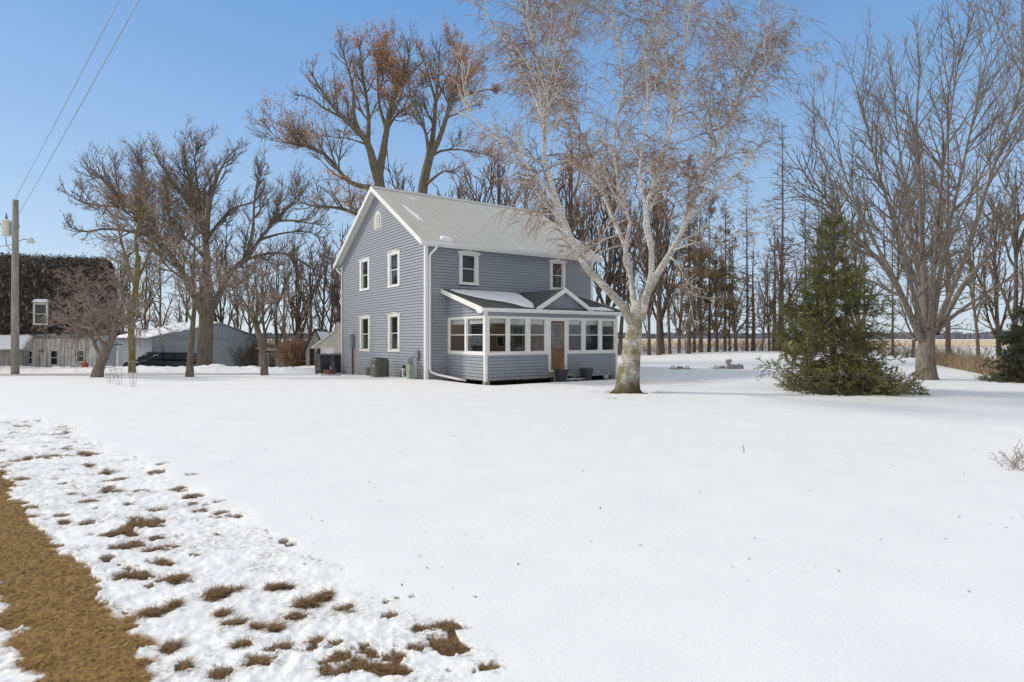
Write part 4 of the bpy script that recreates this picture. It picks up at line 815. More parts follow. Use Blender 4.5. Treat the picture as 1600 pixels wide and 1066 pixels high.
b=B().frame(FR,3.45,3.85,1.35,1.85,.04,.06,.075); pic=b.build('wall_frame',M['white'],house); B().bm(FR,3.49,3.81,1.39,1.81,.06,.065).build('picture',M['acdark'],pic)
# porch roof
b=B(); X0,X1=.72,8.33; ya,za,yb,zb=0.0,3.80,-3.22,2.90
b.add([(X0,ya,za),(X1,ya,za),(X1,yb,zb),(X0,yb,zb),(X0,ya,za-.09),(X1,ya,za-.09),(X1,yb,zb-.09),(X0,yb,zb-.09)],[(0,3,2,1),(4,5,6,7),(0,1,5,4),(1,2,6,5),(2,3,7,6),(3,0,4,7)])
# little gable
gc,gh=4.77,1.50; gz=3.80; yf=-3.24
zm=lambda y:za+(zb-za)/(yb-ya)*y
for s in (-1,1):
    fx=gc+s*gh; zf=2.95
    v=[(gc,yf,gz),(fx,yf,zf),(fx,-2.9,zf),(gc,-.02,gz),(gc,yf,gz-.08),(fx,yf,zf-.08),(fx,-2.9,zf-.08),(gc,-.02,gz-.08)]
    b.add(v,[(0,1,2,3),(4,7,6,5),(0,4,5,1),(1,5,6,2),(2,6,7,3)])
proof=b.build('porch_roof',M['shingle'],house)
gs=(gz-2.95)/gh
b=B(); siding(b,lambda s,z,o:(s,-3.02-o,z),2.86,3.66,lambda z:(gc-max(.02,(3.66-z)/gs),gc+max(.02,(3.66-z)/gs)),h=.107); b.build('gable_siding',M['siding'],proof)
b=B()
for s in (-1,1):
    b.prism([(gc,gz+.015),(gc+s*gh*1.02,2.95-.0),(gc+s*(gh*1.02-.02),2.95-.13),(gc+s*(gh*.90),2.95-.10+.0),(gc,gz-.17)],lambda a,z,o:(a,yf-o,z),.002,.03)
b.build('gable_trim',M['white'],house)
b=B()
for s in (-1,1): b.add([(gc,yf,gz-.10),(gc+s*gh,yf,2.95-.10),(gc+s*gh,-3.02,2.95-.10),(gc,-3.02,gz-.10)],[(0,1,2,3)])
b.add([(X0,yb,zb-.12),(X1,yb,zb-.12),(X1,PY,zb-.12),(X0,PY,zb-.12)],[(0,1,2,3)]); b.build('porch_soffit',M['white'],house)
b=B()
for xa,xb in ((X0-.03,X0),(X1,X1+.03)):
    b.prism([(ya,za+.01),(yb-.02,zb+.01),(yb-.02,zb-.20),(yb+.30,zb-.20),(yb+.42,zb-.07),(ya,za-.17)],lambda s,z,o:(o,s,z),xa,xb)
b.box(X0,X1,yb-.02,yb-.001,zb-.16,zb-.005); b.build('porch_fascia',M['white'],house)
gutter('porch_gutter',X0-.02,X1+.03,yb-.021,zb-.015,house,.115,.11)
for xx,yy in ((PX0+.05,PY+.08),(PX1-.2,PY+.1),(4.5,PY+.15)): 
    B().box(xx,xx+.2,yy,yy+.2,-.2,.10).build('footing_block',M['concrete'],house)
B().box(PX0+.3,PX1-.3,PY+.5,PY+.54,-.2,.12).build('porch_gap_shade',M['dark'],house)  # dark sheet below the porch floor, shade of the gap put into its colour
# steps, planters
st=thing('front_steps',HL(4.72,PY,-.04),HA,'two pale weathered boards forming steps below the porch door','steps')
B().box(-.35,.55,-.35,-.02,.24,.28).build('tread',M['stepwood'],st); B().box(-.35,.75,-.72,-.36,.09,.13).build('tread',M['stepwood'],st)
b=B(); [b.box(x,x+.04,-.68,-.05,0.0,.09) for x in (-.33,.1,.5)]; [b.box(x,x+.04,-.33,-.04,.09,.24) for x in (-.33,.1,.5)]; b.build('stringer',M['stepwood'],st)
def planter(x,y,label,plant=False):
    r=thing('planter',HL(x,y,z1(*HL(x,y)[:2])+.09),HA+.2,label,'planter',None)
    B().lathe([(.16,0),(.175,.02),(.235,.44),(.25,.45),(.25,.49),(.225,.49),(.215,.42)],n=28,sq=5).build('pot',M['planter'],r)
    B().lathe([(.0,.40),(.21,.41)],n=20,sq=5).build('soil',M['dark'],r)
    if plant:
        P=np.zeros((16,5,3)); P[:,0,2]=.4; P[:,0,:2]=rng.normal(0,.03,(16,2)); d=rng.normal(0,.22,(16,3)); d[:,2]=1
        for j in range(1,5): d=d+rng.normal(0,.15,(16,3)); P[:,j]=P[:,j-1]+d*.085
        R=np.full((16,5),.012); V,f=tubes([(P,R)],3); link('dead_plant',npmesh('dead_plant',V,f),M['reed'],r)
planter(4.28,PY-.62,'square charcoal planter with a dead stalk, left of the porch steps',True); planter(5.70,PY-.55,'empty square charcoal planter right of the porch steps')
# snow lying on roofs
def patch(name,poly,zf,m,label,catg,th=.06,res=44,nz=.03,jag=.05,parent=None):
    poly=np.array(poly,float); lo=poly.min(0)-.2; hi=poly.max(0)+.2; n=res; xs=np.linspace(lo[0],hi[0],int(n*max(1,(hi[0]-lo[0])/(hi[1]-lo[1])))+1); ys=np.linspace(lo[1],hi[1],n); X,Y=np.meshgrid(xs,ys)
    # signed distance to polygon
    D=np.full(X.shape,1e9); ins=np.zeros(X.shape,bool); N=len(poly)
    for i in range(N):
        a=poly[i]; c=poly[(i+1)%N]; e=c-a; t=np.clip(((X-a[0])*e[0]+(Y-a[1])*e[1])/(e@e),0,1); D=np.minimum(D,np.hypot(X-a[0]-t*e[0],Y-a[1]-t*e[1]))
        ins^=((a[1]>Y)!=(c[1]>Y))&(X<(c[0]-a[0])*(Y-a[1])/(c[1]-a[1]+1e-12)+a[0])
    D=np.where(ins,D,-D)+(fbm(X*3,Y*3,131,4)-.5)*jag*4
    q=np.clip(D/.14,0,1); H=th*np.sqrt(np.clip(1-(1-q)**2,0,1))+nz*(fbm(X*3,Y*3,135,3)-.5)*q
    Zb=np.vectorize(zf)(X,Y); Z=np.where(D>0,Zb+H,Zb-.03)
    me=sheet(name,X,Y,Z,None); keepf=[p.index for p in me.polygons if not all(D.ravel()[v]<=-.04 for v in p.vertices)]
    vs=np.stack([X,Y,Z],-1).reshape(-1,3); fc=np.array([me.polygons[i].vertices[:] for i in keepf])[:,::-1]; bpy.data.meshes.remove(me)
    uq,inv=np.unique(fc,return_inverse=True); me=npmesh(name,vs[uq],inv.reshape(fc.shape))
    return me
def roofsnow(me,label,loc=HO,rzv=HA):
    o=link('roof_snow',me,M['roofsnow'],smooth=True); o.location=loc; o.rotation_euler=(0,0,rzv); tag(o,label,'snow',kind='stuff')
zz=lambda x,y:za+(zb-za)/(yb-ya)*y
roofsnow(patch('roof_snow',[(1.05,-.12),(2.2,-.10),(4.2,-.12),(4.45,-.5),(4.15,-1.5),(3.65,-2.6),(3.3,-3.05),(2.9,-2.8),(2.75,-2.3),(2.5,-2.0),(1.9,-1.7),(1.3,-1.0)],zz,None,'','',.07),'wide sheet of snow lying on the dark porch roof left of the little gable')
roofsnow(patch('roof_snow',[(5.8,-1.2),(6.6,-1.1),(6.7,-1.6),(6.0,-1.7)],zz,None,'','',.05,20),'small snow patch on the porch roof just right of the little gable')
roofsnow(patch('roof_snow',[(6.35,-2.65),(7.6,-2.55),(7.7,-3.0),(6.4,-3.05)],zz,None,'','',.06,20),'strip of snow near the right end of the porch gutter')
rzt=lambda x,y:rz(y)+T+.012
roofsnow(patch('roof_snow',[(.38,3.1),(.58,2.95),(.75,2.1),(.7,1.55),(.5,1.7),(.42,2.4)],rzt,None,'','',.035,30,.02,.04),'thin white streak of snow on the metal roof near the left gable')
roofsnow(patch('roof_snow',[(.55,-.25),(1.2,-.27),(1.15,.0),(.95,.12),(.7,.1)],rzt,None,'','',.10,20,.03,.03),'small lump of snow above the main gutter beside the corner')
roofsnow(patch('roof_snow',[(1.3,4.2),(1.7,4.15),(1.7,4.05),(1.3,4.1)],rzt,None,'','',.03,14,.01,.03),'tiny snow scrap high on the metal roof near the ridge')
# ------------------------------------------------------------ along the gable wall
def HG(y,x=-.4,z=None):
    p=HL(x,y); return (p[0],p[1],z1(p[0],p[1])+.03 if z is None else z)
ac=thing('air_conditioner',HG(2.75,-.85),HA,'taupe outdoor air conditioning unit standing by the gable wall','air conditioner'); ac.scale=(.80,.80,.93)
B().lathe([(.41,.06),(.42,.08),(.42,.84),(.40,.88),(.36,.90)],n=40,sq=6).build('casing',M['acgrey'],ac)
b=B()
for k in range(13): b.lathe([(.424,.12+.055*k),(.430,.135+.055*k),(.424,.15+.055*k)],n=40,sq=6)
b.build('louvres',M['acgrey'],ac); B().lathe([(.44,0),(.44,.06)],n=4*6,sq=8).build('pad',M['concrete'],ac)
b=B()
for r in (.08,.14,.20,.26,.32): b.lathe([(r,.91),(r+.008,.92),(r+.016,.91)],n=28)
for k in range(8): a=k*math.pi/4; b.tube([(0,0,.925),(.33*math.cos(a),.33*math.sin(a),.915)],.006,5)
b.build('fan_guard',M['acdark'],ac); B().box(-.42-.012,-.42,-.16,-.10,.52,.60).build('nameplate',M['white'],ac)
mp_=thing('meter_pedestal',HG(.72,-.35),HA,'pale green utility pedestal with a yellow label beside the gable wall','utility pedestal')
B().box(-.11,.11,-.14,.14,-.1,.62).build('post',M['green'],mp_,bev=.01); B().box(-.10,.10,-.13,.13,.62,.70).box(-.09,.09,-.12,.12,.70,.92).build('meter_can',M['boxgrey'],mp_,bev=.01)
B().tube([(-.06,-.05,.80),(-.15,-.05,.80)],.075,16).build('meter_dial',M['boxgrey'],mp_); B().box(-.116,-.111,.02,.10,.35,.55).build('label',M['redlabel'],mp_)
pv=thing('vent_pipe',HG(1.75,-.02,0),HA,'white plastic vent pipe elbowing out of the gable siding','pipe')
B().tube([(0,.15,.50),(-.12,.15,.50)],.05,12).build('collar',M['acdark'],pv); B().tube([(-.12,.13,.42),(-.13,.12,.16),(-.14,.06,.06),(-.16,-.16,.02),(-.16,-.30,.03),(-.16,-.34,.1)],.042,12).build('pipe',M['pvc'],pv,smooth=True)
eb=thing('electrical_box',HG(.62,-.02,0),HA,'small grey electrical box with conduits next to the corner downspout','electrical box')
B().box(-.12,-.03,-.13,.13,.90,1.25).build('box',M['boxgrey'],eb,bev=.01); B().tube([(-.07,-.02,.90),(-.07,-.02,-.1)],.018,8).tube([(-.07,.13,1.0),(-.07,.55,.98)],.012,8).build('conduit',M['boxgrey'],eb)
ec=thing('electric_meter',HG(8.1,-.02,0),HA,'grey service meter on a tall rusty conduit at the far end of the gable wall','electric meter')
B().box(-.16,-.03,-.14,.14,1.35,1.85).build('meter_box',M['boxgrey'],ec,bev=.01); B().tube([(-.14,0,1.95),(-.14,0,1.2)],.10,14).build('glass_dome',M['boxgrey'],ec); B().tube([(-.08,0,1.3),(-.08,0,-.3)],.045,8).build('conduit',M['rust'],ec)
b=B(); b.tube([(0,0,-.1),(0,0,1.05),(-.04,.04,1.14),(-.12,.18,1.18),(-.2,.36,1.12),(-.22,.45,1.0),(-.2,.48,.95)],.013,6); tag(b.build('shepherd_hook',M['rust'],loc=HG(8.6,-.5)),'thin rusty curled garden hook stuck in the ground by the gable wall','garden hook').rotation_euler=(0,0,HA)
cb=B().lathe([(.15,0),(.19,.04),(.18,.3),(.2,.32),(.2,.36),(.1,.4)],n=18); tag(cb.build('bucket',M['acgrey'],loc=HG(4.55,-.55)),'small grey bucket tucked against the left side of the air conditioning unit','bucket')
# weathered stones at the foot of the wall
for k,(y,s) in enumerate(((6.0,.16),(6.5,.13),(7.0,.15))):
    b=B().lathe([(s*.7,0),(s,.05),(s*.95,.16),(s*.5,.22)],n=7); o=b.build('stone',M['concrete'],loc=HG(y,-.22)); o.rotation_euler=(0,0,k*1.3)
    tag(o,('grey stone at the foot of the siding nearest the bucket','middle grey stone at the foot of the siding','grey stone at the foot of the siding nearest the garden hook')[k],'stone')
# wheelie bins, planter box, post
def wbin(y,x,label,r=0):
    p=HG(y,x); t=thing('trash_bin',p,HA+r,label,'bin'); b=B(); w0,w1,h=.25,.32,.98
    b.add([(-w0,-w0,.05),(w0,-w0,.05),(w0,w0,.05),(-w0,w0,.05),(-w1,-w1,h),(w1,-w1,h),(w1,w1+.05,h),(-w1,w1+.05,h)],[(0,3,2,1),(4,5,6,7),(0,1,5,4),(1,2,6,5),(2,3,7,6),(3,0,4,7)]); b.build('body',M['bin'],t,bev=.02)
    b=B().add([(-.35,-.36,h+.005),(.35,-.36,h+.005),(.35,.40,h+.005),(-.35,.40,h+.005),(-.33,-.34,h+.05),(.33,-.34,h+.05),(.30,.34,h+.12),(-.30,.34,h+.12)],[(0,3,2,1),(4,5,6,7),(0,1,5,4),(1,2,6,5),(2,3,7,6),(3,0,4,7)]); b.build('lid',M['bin'],t,bev=.015)
    b=B().tube([(-.25,.44,h+.02),(.25,.44,h+.02)],.018,8); b.build('handle',M['bin'],t)
    for sx in (-1,1): B().tube([(sx*.24,.27,.11),(sx*.31,.27,.11)],.11,16).build('wheel',M['acdark'],t)
wbin(10.7,-.75,'dark wheeled trash bin standing in front, just left of the house corner'); wbin(10.95,.1,'dark wheeled trash bin half hidden behind the house corner',.15)
pb=thing('planter_box',HG(9.75,-.75),HA,'low rusty brown planter trough on the snow below the left house corner','planter box')
B().box(-.16,.16,-.5,.5,.0,.04).box(-.18,-.15,-.52,.52,0,.26).box(.15,.18,-.52,.52,0,.26).box(-.15,.15,-.52,-.49,0,.26).box(-.15,.15,.49,.52,0,.26).build('trough',M['rust'],pb); B().box(-.15,.15,-.49,.49,.04,.2).build('soil',M['dark'],pb)
tag(B().tube([(0,0,0),(.5,-.1,.03),(1.0,-.1,.05)],.04,8).build('fallen_pipe',M['concrete'],loc=G(502,29.6)),'pale pipe end lying on the snow left of the planter trough','pipe').location.z+=.06
tag(B().box(-.045,.045,-.045,.045,-.1,1.25).build('post',M['bark'],loc=G(494,32)),'lone short dark post in the snow left of the trash bins','post')
# ------------------------------------------------------------ septic lids and vent in the lawn mound
def lid(px,d,label,handles=True):
    t=thing('concrete_lid',G(px,d),0,label,'concrete lid'); B().box(-.55,.55,-.4,.4,-.06,.09).build('slab',M['concrete'],t,bev=.02)
    for x in (-.38,.38): B().tube([(x-.10,-.1,.08),(x-.07,-.1,.19),(x+.07,-.1,.19),(x+.10,-.1,.08)],.03,8).build('lifting_hoop',M['boxgrey'],t)
    B().box(-.14,.14,-.2,.1,.09,.20).build('block',M['concrete'],t,bev=.01); return t
lid(1062,33.,'low concrete lid with two hoops showing through the snow, nearer the birch'); lid(1128,33.5,'low concrete lid with two hoops beside the upright vent pipe')
vp=thing('septic_vent',G(1138,33.2),0,'stubby grey vent pipe with a bent hood beside a fallen drum on the snow','vent pipe')
B().tube([(0,0,-.1),(0,0,.42),(.02,-.03,.50),(.10,-.12,.50)],.09,14).build('riser',M['concrete'],vp,smooth=True); B().lathe([(.14,.36),(.16,.38),(.16,.50),(.1,.56)],n=16).build('hood',M['concrete'],vp)
dm=thing('fallen_drum',G(1148,33.2),0,'grey drum lying on its side right of the vent pipe','drum'); B().tube([(-.35,0,.14),(.40,0,.12)],.16,18).build('shell',M['boxgrey'],dm); B().tube([(.36,0,.12),(.42,0,.12)],.175,18).tube([(.25,0,.27),(.25,0,.33)],.04,8).build('rim',M['boxgrey'],dm)
# garden cages
def cage(px,d,h,label,tilt=0):
    t=B(); 
    for k in range(4):
        a=k*math.pi/2+.4; t.tube([(.16*math.cos(a),.16*math.sin(a),h),(.06*math.cos(a),.06*math.sin(a),-.05)],.006,5)
    for z,r in ((h,.16),(h*.6,.118)):
        t.tube([(r*math.cos(a),r*math.sin(a),z) for a in np.linspace(0,2*math.pi,17)],.006,5,False)
    o=t.build('plant_cage',M['boxgrey'],loc=G(px,d)); o.rotation_euler=(tilt*.3,tilt,0); tag(o,label,'plant cage')
cage(172,22.8,.66,'wire plant cage in the snow, leftmost of the three'); cage(187,22,.66,'tilted wire plant cage, middle of the three',-.25); cage(208,21.2,.95,'tallest wire plant cage, rightmost of the three')
# ------------------------------------------------------------ utility pole
px_,py_=-26.15,32.; pole=thing('utility_pole',(px_,py_,z1(px_,py_)),0,'tall weathered wooden utility pole with a transformer at the left edge','utility pole')
B().tube([(0,0,-.2),(0,0,4.5),(.02,0,9.25)],[.19,.165,.135],14).build('shaft',M['concrete'] if False else noisy('weathered_grey_pole',(.22,.205,.185),(.40,.38,.35),4,.9,sc_=(4,4,.3),bs=.4),pole,smooth=True)
tf=B().lathe([(.17,0),(.21,.03),(.21,.72),(.22,.74),(.22,.79),(.1,.85)],n=22); tr_=tf.build('transformer',M['offwhite'],pole,loc=(-.42,-.05,7.35)); B().tube([(0,0,.84),(0,0,1.2)],[.05,.03],8).tube([(0,0,.95),(0,0,1.0)],.07,10).tube([(-.2,-.08,.6),(-.3,-.1,.62)],.04,8).build('bushing',M['boxgrey'],tr_); B().box(.2,.36,-.04,.04,.1,.16).box(.2,.36,-.04,.04,.6,.66).build('bracket',M['boxgrey'],tr_)
B().tube([(-.45,-.05,7.3),(-.42,-.05,6.9),(-.25,-.05,6.65),(-.12,0,6.6)],.018,6).build('drop_cable',M['acdark'],pole)
la=B().tube([(.12,0,7.05),(.5,-.05,7.18),(.75,-.05,7.15)],.025,8).build('lamp_arm',M['boxgrey'],pole); B().lathe([(.14,-.08),(.20,-.02),(.12,.12),(.07,.2)],c=(.86,-.05,7.05),n=18).build('yard_lamp',M['offwhite'],la)
b=B().box(-.16,.2,-.03,.03,7.75,7.81).tube([(.18,0,7.81),(.18,0,7.95)],.04,8); b.build('bracket',M['boxgrey'],pole)
zp=z1(px_,py_)
def wire(a,c,sag,label,r=.008):
    a=np.array(a); c=np.array(c); s=np.linspace(0,1,40); P=a+(c-a)*s[:,None]; P[:,2]-=4*sag*s*(1-s); tag(B().tube([tuple(p) for p in P],r,6).build('power_line',M['boxgrey']),label,'power line')
wire((px_+.02,py_,9.12),(px_+17.66*2.1,py_-18.8*2.1,9.5),.12,'upper power line rising from the pole top, left of the pair')
wire((px_+.18,py_,8.26),(px_+18.5*2.1,py_-20.2*2.1,7.60),.2,'lower power line rising from below the pole top, right of the pair')
wire((px_-.1,py_,6.9+zp),(px_-8,py_+3,7.1),.2,'short service wire leaving the pole to the left',.02)
# ------------------------------------------------------------ barn
def barnwood(nt,b):
    v=coords(nt,(5.5,5.5,.35)); n=noise(nt,v,1.4,7,.7); n2=noise(nt,coords(nt,(1,1,.7)),1.1,5,.6)
    c=ramp(nt,n,[(.34,(.14,.125,.11)),(.42,(.50,.48,.45)),(.55,(.78,.76,.72))]); nt.links.new(mix(nt,ramp(nt,n2,[(.45,(0,0,0)),(.75,(.6,.6,.6))]),c,(.24,.22,.19)),b.inputs['Base Color'])
M['barnwood']=mat('peeling_white_barn_boards',(.4,.38,.35),.9,0,barnwood)
M['greywood']=noisy('bare_grey_boards',(.2,.185,.17),(.42,.40,.365),1.5,.95,sc_=(6,6,.4),bs=.3)
def barnroof(nt,b):
    v=coords(nt,(1.6,1.6,1.0)); n=noise(nt,v,3.2,7,.75); nt.links.new(ramp(nt,n,[(.0,(.012,.011,.009)),(.50,(.03,.026,.022)),(.58,(.09,.075,.062)),(.645,(.42,.41,.40))]),b.inputs['Base Color']); bump(nt,b,n,.9,.06)
M['barnroof']=mat('black_rotten_shingles',(.02,.02,.02),.95,0,barnroof)
def boards(b,mp,a0,a1,z0,zf,holes=(),w=.2,out=.02):
    a=a0
    while a<a1-1e-3:
        e=min(a+w,a1); m_=(a+e)/2; hs=sorted((p,q) for l,r,p,q in holes if l<m_<r); z=z0
        for p,q in hs+[(zf(m_),None)]:
            if p>z: b.bm(mp,a+.006,e-.006,z,p,-.02,out+rng.uniform(-.004,.004))
            z=q
        a=e
BX,BY=-44.,41.5; bz=-1.15
BR=rad(20); barn=thing('barn',(-28.4,BY,bz),BR,'old barn with peeling white boards below a huge black shingled roof','barn')
mpb=lambda s,z,o:(s,-o,z); zw=1.93-bz
def bs(px):
    q=(px-800)/F; return (q*BY+28.4)/(math.cos(BR)-q*math.sin(BR))
def bzf(py,px=85): return CH+(HZ-py)/F*(BY+bs(px)*math.sin(BR))-bz
wins=[(bs(39),bs(52),bzf(570,45),bzf(547.5,45)),(bs(78),bs(92),bzf(571,85),bzf(547,85)),(bs(119),bs(133),bzf(566,126),bzf(547,126))]
b=B(); boards(b,mpb,-16,0,-.1,lambda a:zw,wins); boards(b,lambda s,z,o:(o,s,z),0,5.2,-.1,lambda a:zw); b.build('wall',M['barnwood'],barn)
b=B().box(-16,-.05,.05,.1,-.1,zw-.1).box(-16,.04,-.06,-.025,zw-.22,zw); b.build('board_backing',M['greywood'],barn)
B().box(-16.1,.15,-.16,-.04,zw,zw+.09).build('eave_board',M['offwhite'],barn)
for a0,a1,q0,q1 in wins:
    b=B().frame(mpb,a0,a1,q0,q1,.07,-.03,.05).bm(mpb,a0+.07,a1-.07,(q0+q1)/2-.025,(q0+q1)/2+.025,-.02,.035); w=b.build('window',M['offwhite'],barn); B().bm(mpb,a0+.07,a1-.07,q0+.07,q1-.07,-.02,-.01).build('pane',M['glass'],w)
B().bm(mpb,bs(60),bs(69),bzf(550),bzf(546.5),.021,.05).build('boarded_hatch',M['greywood'],barn)
# gambrel roof as a bumpy shell, long way back
prof=[(-.18,zw+.05),(.05,zw+1.2),(.3,zw+2.7),(.75,zw+4.35),(1.6,zw+5.2),(2.6,zw+5.5),(3.7,zw+5.1),(4.6,zw+4.2),(5.1,zw+1.5),(5.3,zw)]
rp=resample([(p[0],p[1],0) for p in prof],60)[:,:2]; xs=np.linspace(-16.2,.15,220); Xg=np.repeat(xs[None],60,0); Yg=np.repeat(rp[:,0:1],220,1); Zg=np.repeat(rp[:,1:2],220,1)
nn=(fbm(Xg*2.5,Zg*2.5+Yg,141,4)-.5)*.16; Yg=Yg-nn; Zg=Zg+nn*.6-.18*ss(-3,.1,Xg)*0
link('roof',sheet('roof',Xg[::-1],Yg[::-1],Zg[::-1],None),M['barnroof'],barn)
g=[tuple((0.02,p[0]+.12,p[1]-.1)) for p in prof]; b=B().add(g,[tuple(range(len(g)))]); b.build('gable_end',M['barnroof'],barn)
# dead vines over the roof
n=1500; vx=rng.uniform(-16,.1,n); k=rng.integers(0,34,n); P=np.zeros((n,5,3)); P[:,0,0]=vx; P[:,0,1]=rp[k,0]; P[:,0,2]=rp[k,1]; dd=rng.normal(0,.5,(n,3)); dd[:,2]=np.abs(dd[:,2])*.5+.15; dd[:,1]-=.25
for j in range(1,5): dd=dd+rng.normal(0,.3,(n,3)); P[:,j]=P[:,j-1]+dd*.085
V,f=tubes([(P,np.full((n,5),.014))],3); vn_=link('dead_vines',npmesh('dead_vines',V,f),M['twigdark'],barn)
n=9000; vx=rng.uniform(-16,.15,n); k=rng.integers(0,36,n); c=np.stack([vx,rp[k,0]-rng.uniform(.0,.12,n),rp[k,1]+rng.uniform(-.05,.14,n)],1); leaves(c,1,.07,.05,M['barnroof'],barn,'dead_leaves',0)
# dormer window with snow cap
da,db_=bs(54.),bs(77.); q0=bzf(508,65); q1=bzf(474,65); mpd=lambda s,z,o:(s,-.22-o,z); b=B()
b.frame(mpd,da,db_,q0,q1,.10,-.05,.04); dw=b.build('dormer_window',M['offwhite'],barn); B().bm(mpd,da+.1,db_-.1,q0+.1,q1-.1,-.02,-.01).build('pane',M['glass'],dw); B().bm(mpd,da+.1,db_-.1,(q0+q1)/2-.02,(q0+q1)/2+.02,-.01,.02).build('sash',M['offwhite'],dw)
B().box(da,da+.06,-.17,.9,q0,q1).box(db_-.06,db_,-.17,.9,q0,q1).box(da-.06,db_+.06,-.34,.9,q1,q1+.06).build('dormer_cheek',M['greywood'],dw)
me=patch('roof_snow',[(da-.05,-.33),(db_+.05,-.33),(db_,.5),(da,.5)],lambda x,y:q1+.06,None,'','',.2,24,.1,.04); o=link('roof_snow',me,M['roofsnow'],smooth=True); o.location=(-28.4,BY,bz); o.rotation_euler=(0,0,BR); tag(o,'bright snow cap on the little barn dormer','snow',kind='stuff')
# lean-to at far left
ln=thing('lean_to_shed',(-31.5,37.35,-.9),BR,'low grey board shed with a snow-covered roof at the left edge, by the pole','shed')
zl=CH+(HZ-547)/F*38.6+.9; zh=CH+(HZ-525)/F*40.5+.9; b=B(); boards(b,mpb,-7,1.15,-.1,lambda a:zl,[(-1.0,-.4,.0,2.0)],.22); boards(b,lambda s,z,o:(1.15+o,s,z),0,1.1,-.1,lambda a:zl,(),.22); b.build('wall',M['greywood'],ln)
b=B().add([(-7,-.25,zl+.0),(1.35,-.25,zl+.0),(1.3,1.3,zh-.05),(-7,1.3,zh-.05),(-7,-.25,zl+.08),(1.35,-.25,zl+.08),(1.3,1.3,zh+.03),(-7,1.3,zh+.03)],[(0,3,2,1),(4,5,6,7),(0,1,5,4),(1,2,6,5),(2,3,7,6)]); b.build('roof',M['greywood'],ln)
B().box(-1.0,-.45,.03,.06,0,2.0).build('door',M['bin'],ln)
me=patch('roof_snow',[(-7,-.2),(1.28,-.2),(1.25,1.2),(-7,1.2)],lambda x,y:zl+.08+(zh-zl-.05)*(y+.25)/1.55,None,'','',.12,26,.03,.01); o=link('roof_snow',me,M['roofsnow'],smooth=True); o.location=ln.location; o.rotation_euler=(0,0,BR); tag(o,'smooth thick snow on the low lean-to shed roof at the left edge','snow',kind='stuff')
# ------------------------------------------------------------ grey metal shed
def ribmetal(nt,b):
    v=coords(nt,(.6,.6,.5)); n=noise(nt,v,1.5,4); nt.links.new(ramp(nt,n,[(.3,(.37,.42,.455)),(.7,(.45,.50,.535))]),b.inputs['Base Color'])
M['shedmetal']=mat('blue_grey_sheet_metal',(.2,.25,.3),.45,.1,ribmetal)
S0=np.array([-30.8,52.]); Lg=9.766; sa=math.atan2(8.,5.6); shed=thing('metal_shed',(S0[0],S0[1],-1.2),sa,'wide low blue-grey metal shed with sliding doors and snow on the left roof slope','shed')
ez=3.0; pk=4.28; pt=.60*Lg; bk=6.6   # local: s along the gable, y = back
def rib(b,mp,a0,a1,z0,zf,step=.23,out=.02):
    a=a0
    while a<a1-1e-3:
        e=min(a+step,a1); c1,c2=zf(a),zf(e); b.add([mp(a,z0,0),mp(e,z0,0),mp(e,c2,0),mp(a,c1,0)],[(0,1,2,3)])
        b.add([mp(a,z0,0),mp(a+.02,z0,out),mp(a+.05,z0,out),mp(a+.07,z0,0),mp(a,c1,0),mp(a+.02,c1,out),mp(a+.05,c1,out),mp(a+.07,c1,0)],[(0,1,5,4),(1,2,6,5),(2,3,7,6)]); a=e
gz_=lambda a: ez+(pk-ez)*(a/pt if a<pt else (Lg-a)/(Lg-pt))
G0=lambda s,z,o:(s,-o,z); G1_=lambda s,z,o:(-o,s,z); G2_=lambda s,z,o:(Lg+o,s,z)
b=B(); rib(b,G0,0,Lg,-.2,gz_); rib(b,G1_,0,bk,-.2,lambda a:ez); rib(b,G2_,0,bk,-.2,lambda a:ez); b.build('wall',M['shedmetal'],shed)
b=B(); rib(b,lambda s,z,o:(s,-.07-o,z),.9,5.0,-.1,lambda a:2.8); b.bm(G0,.8,9.5,2.82,2.92,.0,.13); b.build('sliding_door',M['shedmetal'],shed)
b=B(); rib(b,lambda s,z,o:(s,-.07-o,z),5.1,9.2,-.1,lambda a:2.8); b.build('sliding_door',M['shedmetal'],shed)
b=B()
for a0,c0,a1,c1 in ((-.25,ez-.03,pt,pk+.1),(Lg+.25,ez-.03,pt,pk+.1)):
    b.add([(a0,-.25,c0),(a1,-.25,c1),(a1,bk+.2,c1),(a0,bk+.2,c0),(a0,-.25,c0+.06),(a1,-.25,c1+.06),(a1,bk+.2,c1+.06),(a0,bk+.2,c0+.06)],[(0,3,2,1),(4,5,6,7),(0,1,5,4),(2,3,7,6),(3,0,4,7),(1,2,6,5)])
b.build('roof',M['shedmetal'],shed)
lf=lambda x,y:ez+.03+(pk+.13-ez)*(x+.25)/(pt+.25)
me=patch('roof_snow',[(-.2,.1),(1.5,-.1),(pt-.1,-.15),(pt-.05,bk),(-.15,bk)],lf,None,'','',.10,30,.03,.08); o=link('roof_snow',me,M['roofsnow'],smooth=True); o.location=shed.location; o.rotation_euler=(0,0,sa); tag(o,'snow covering the left slope of the grey metal shed','snow',kind='stuff')
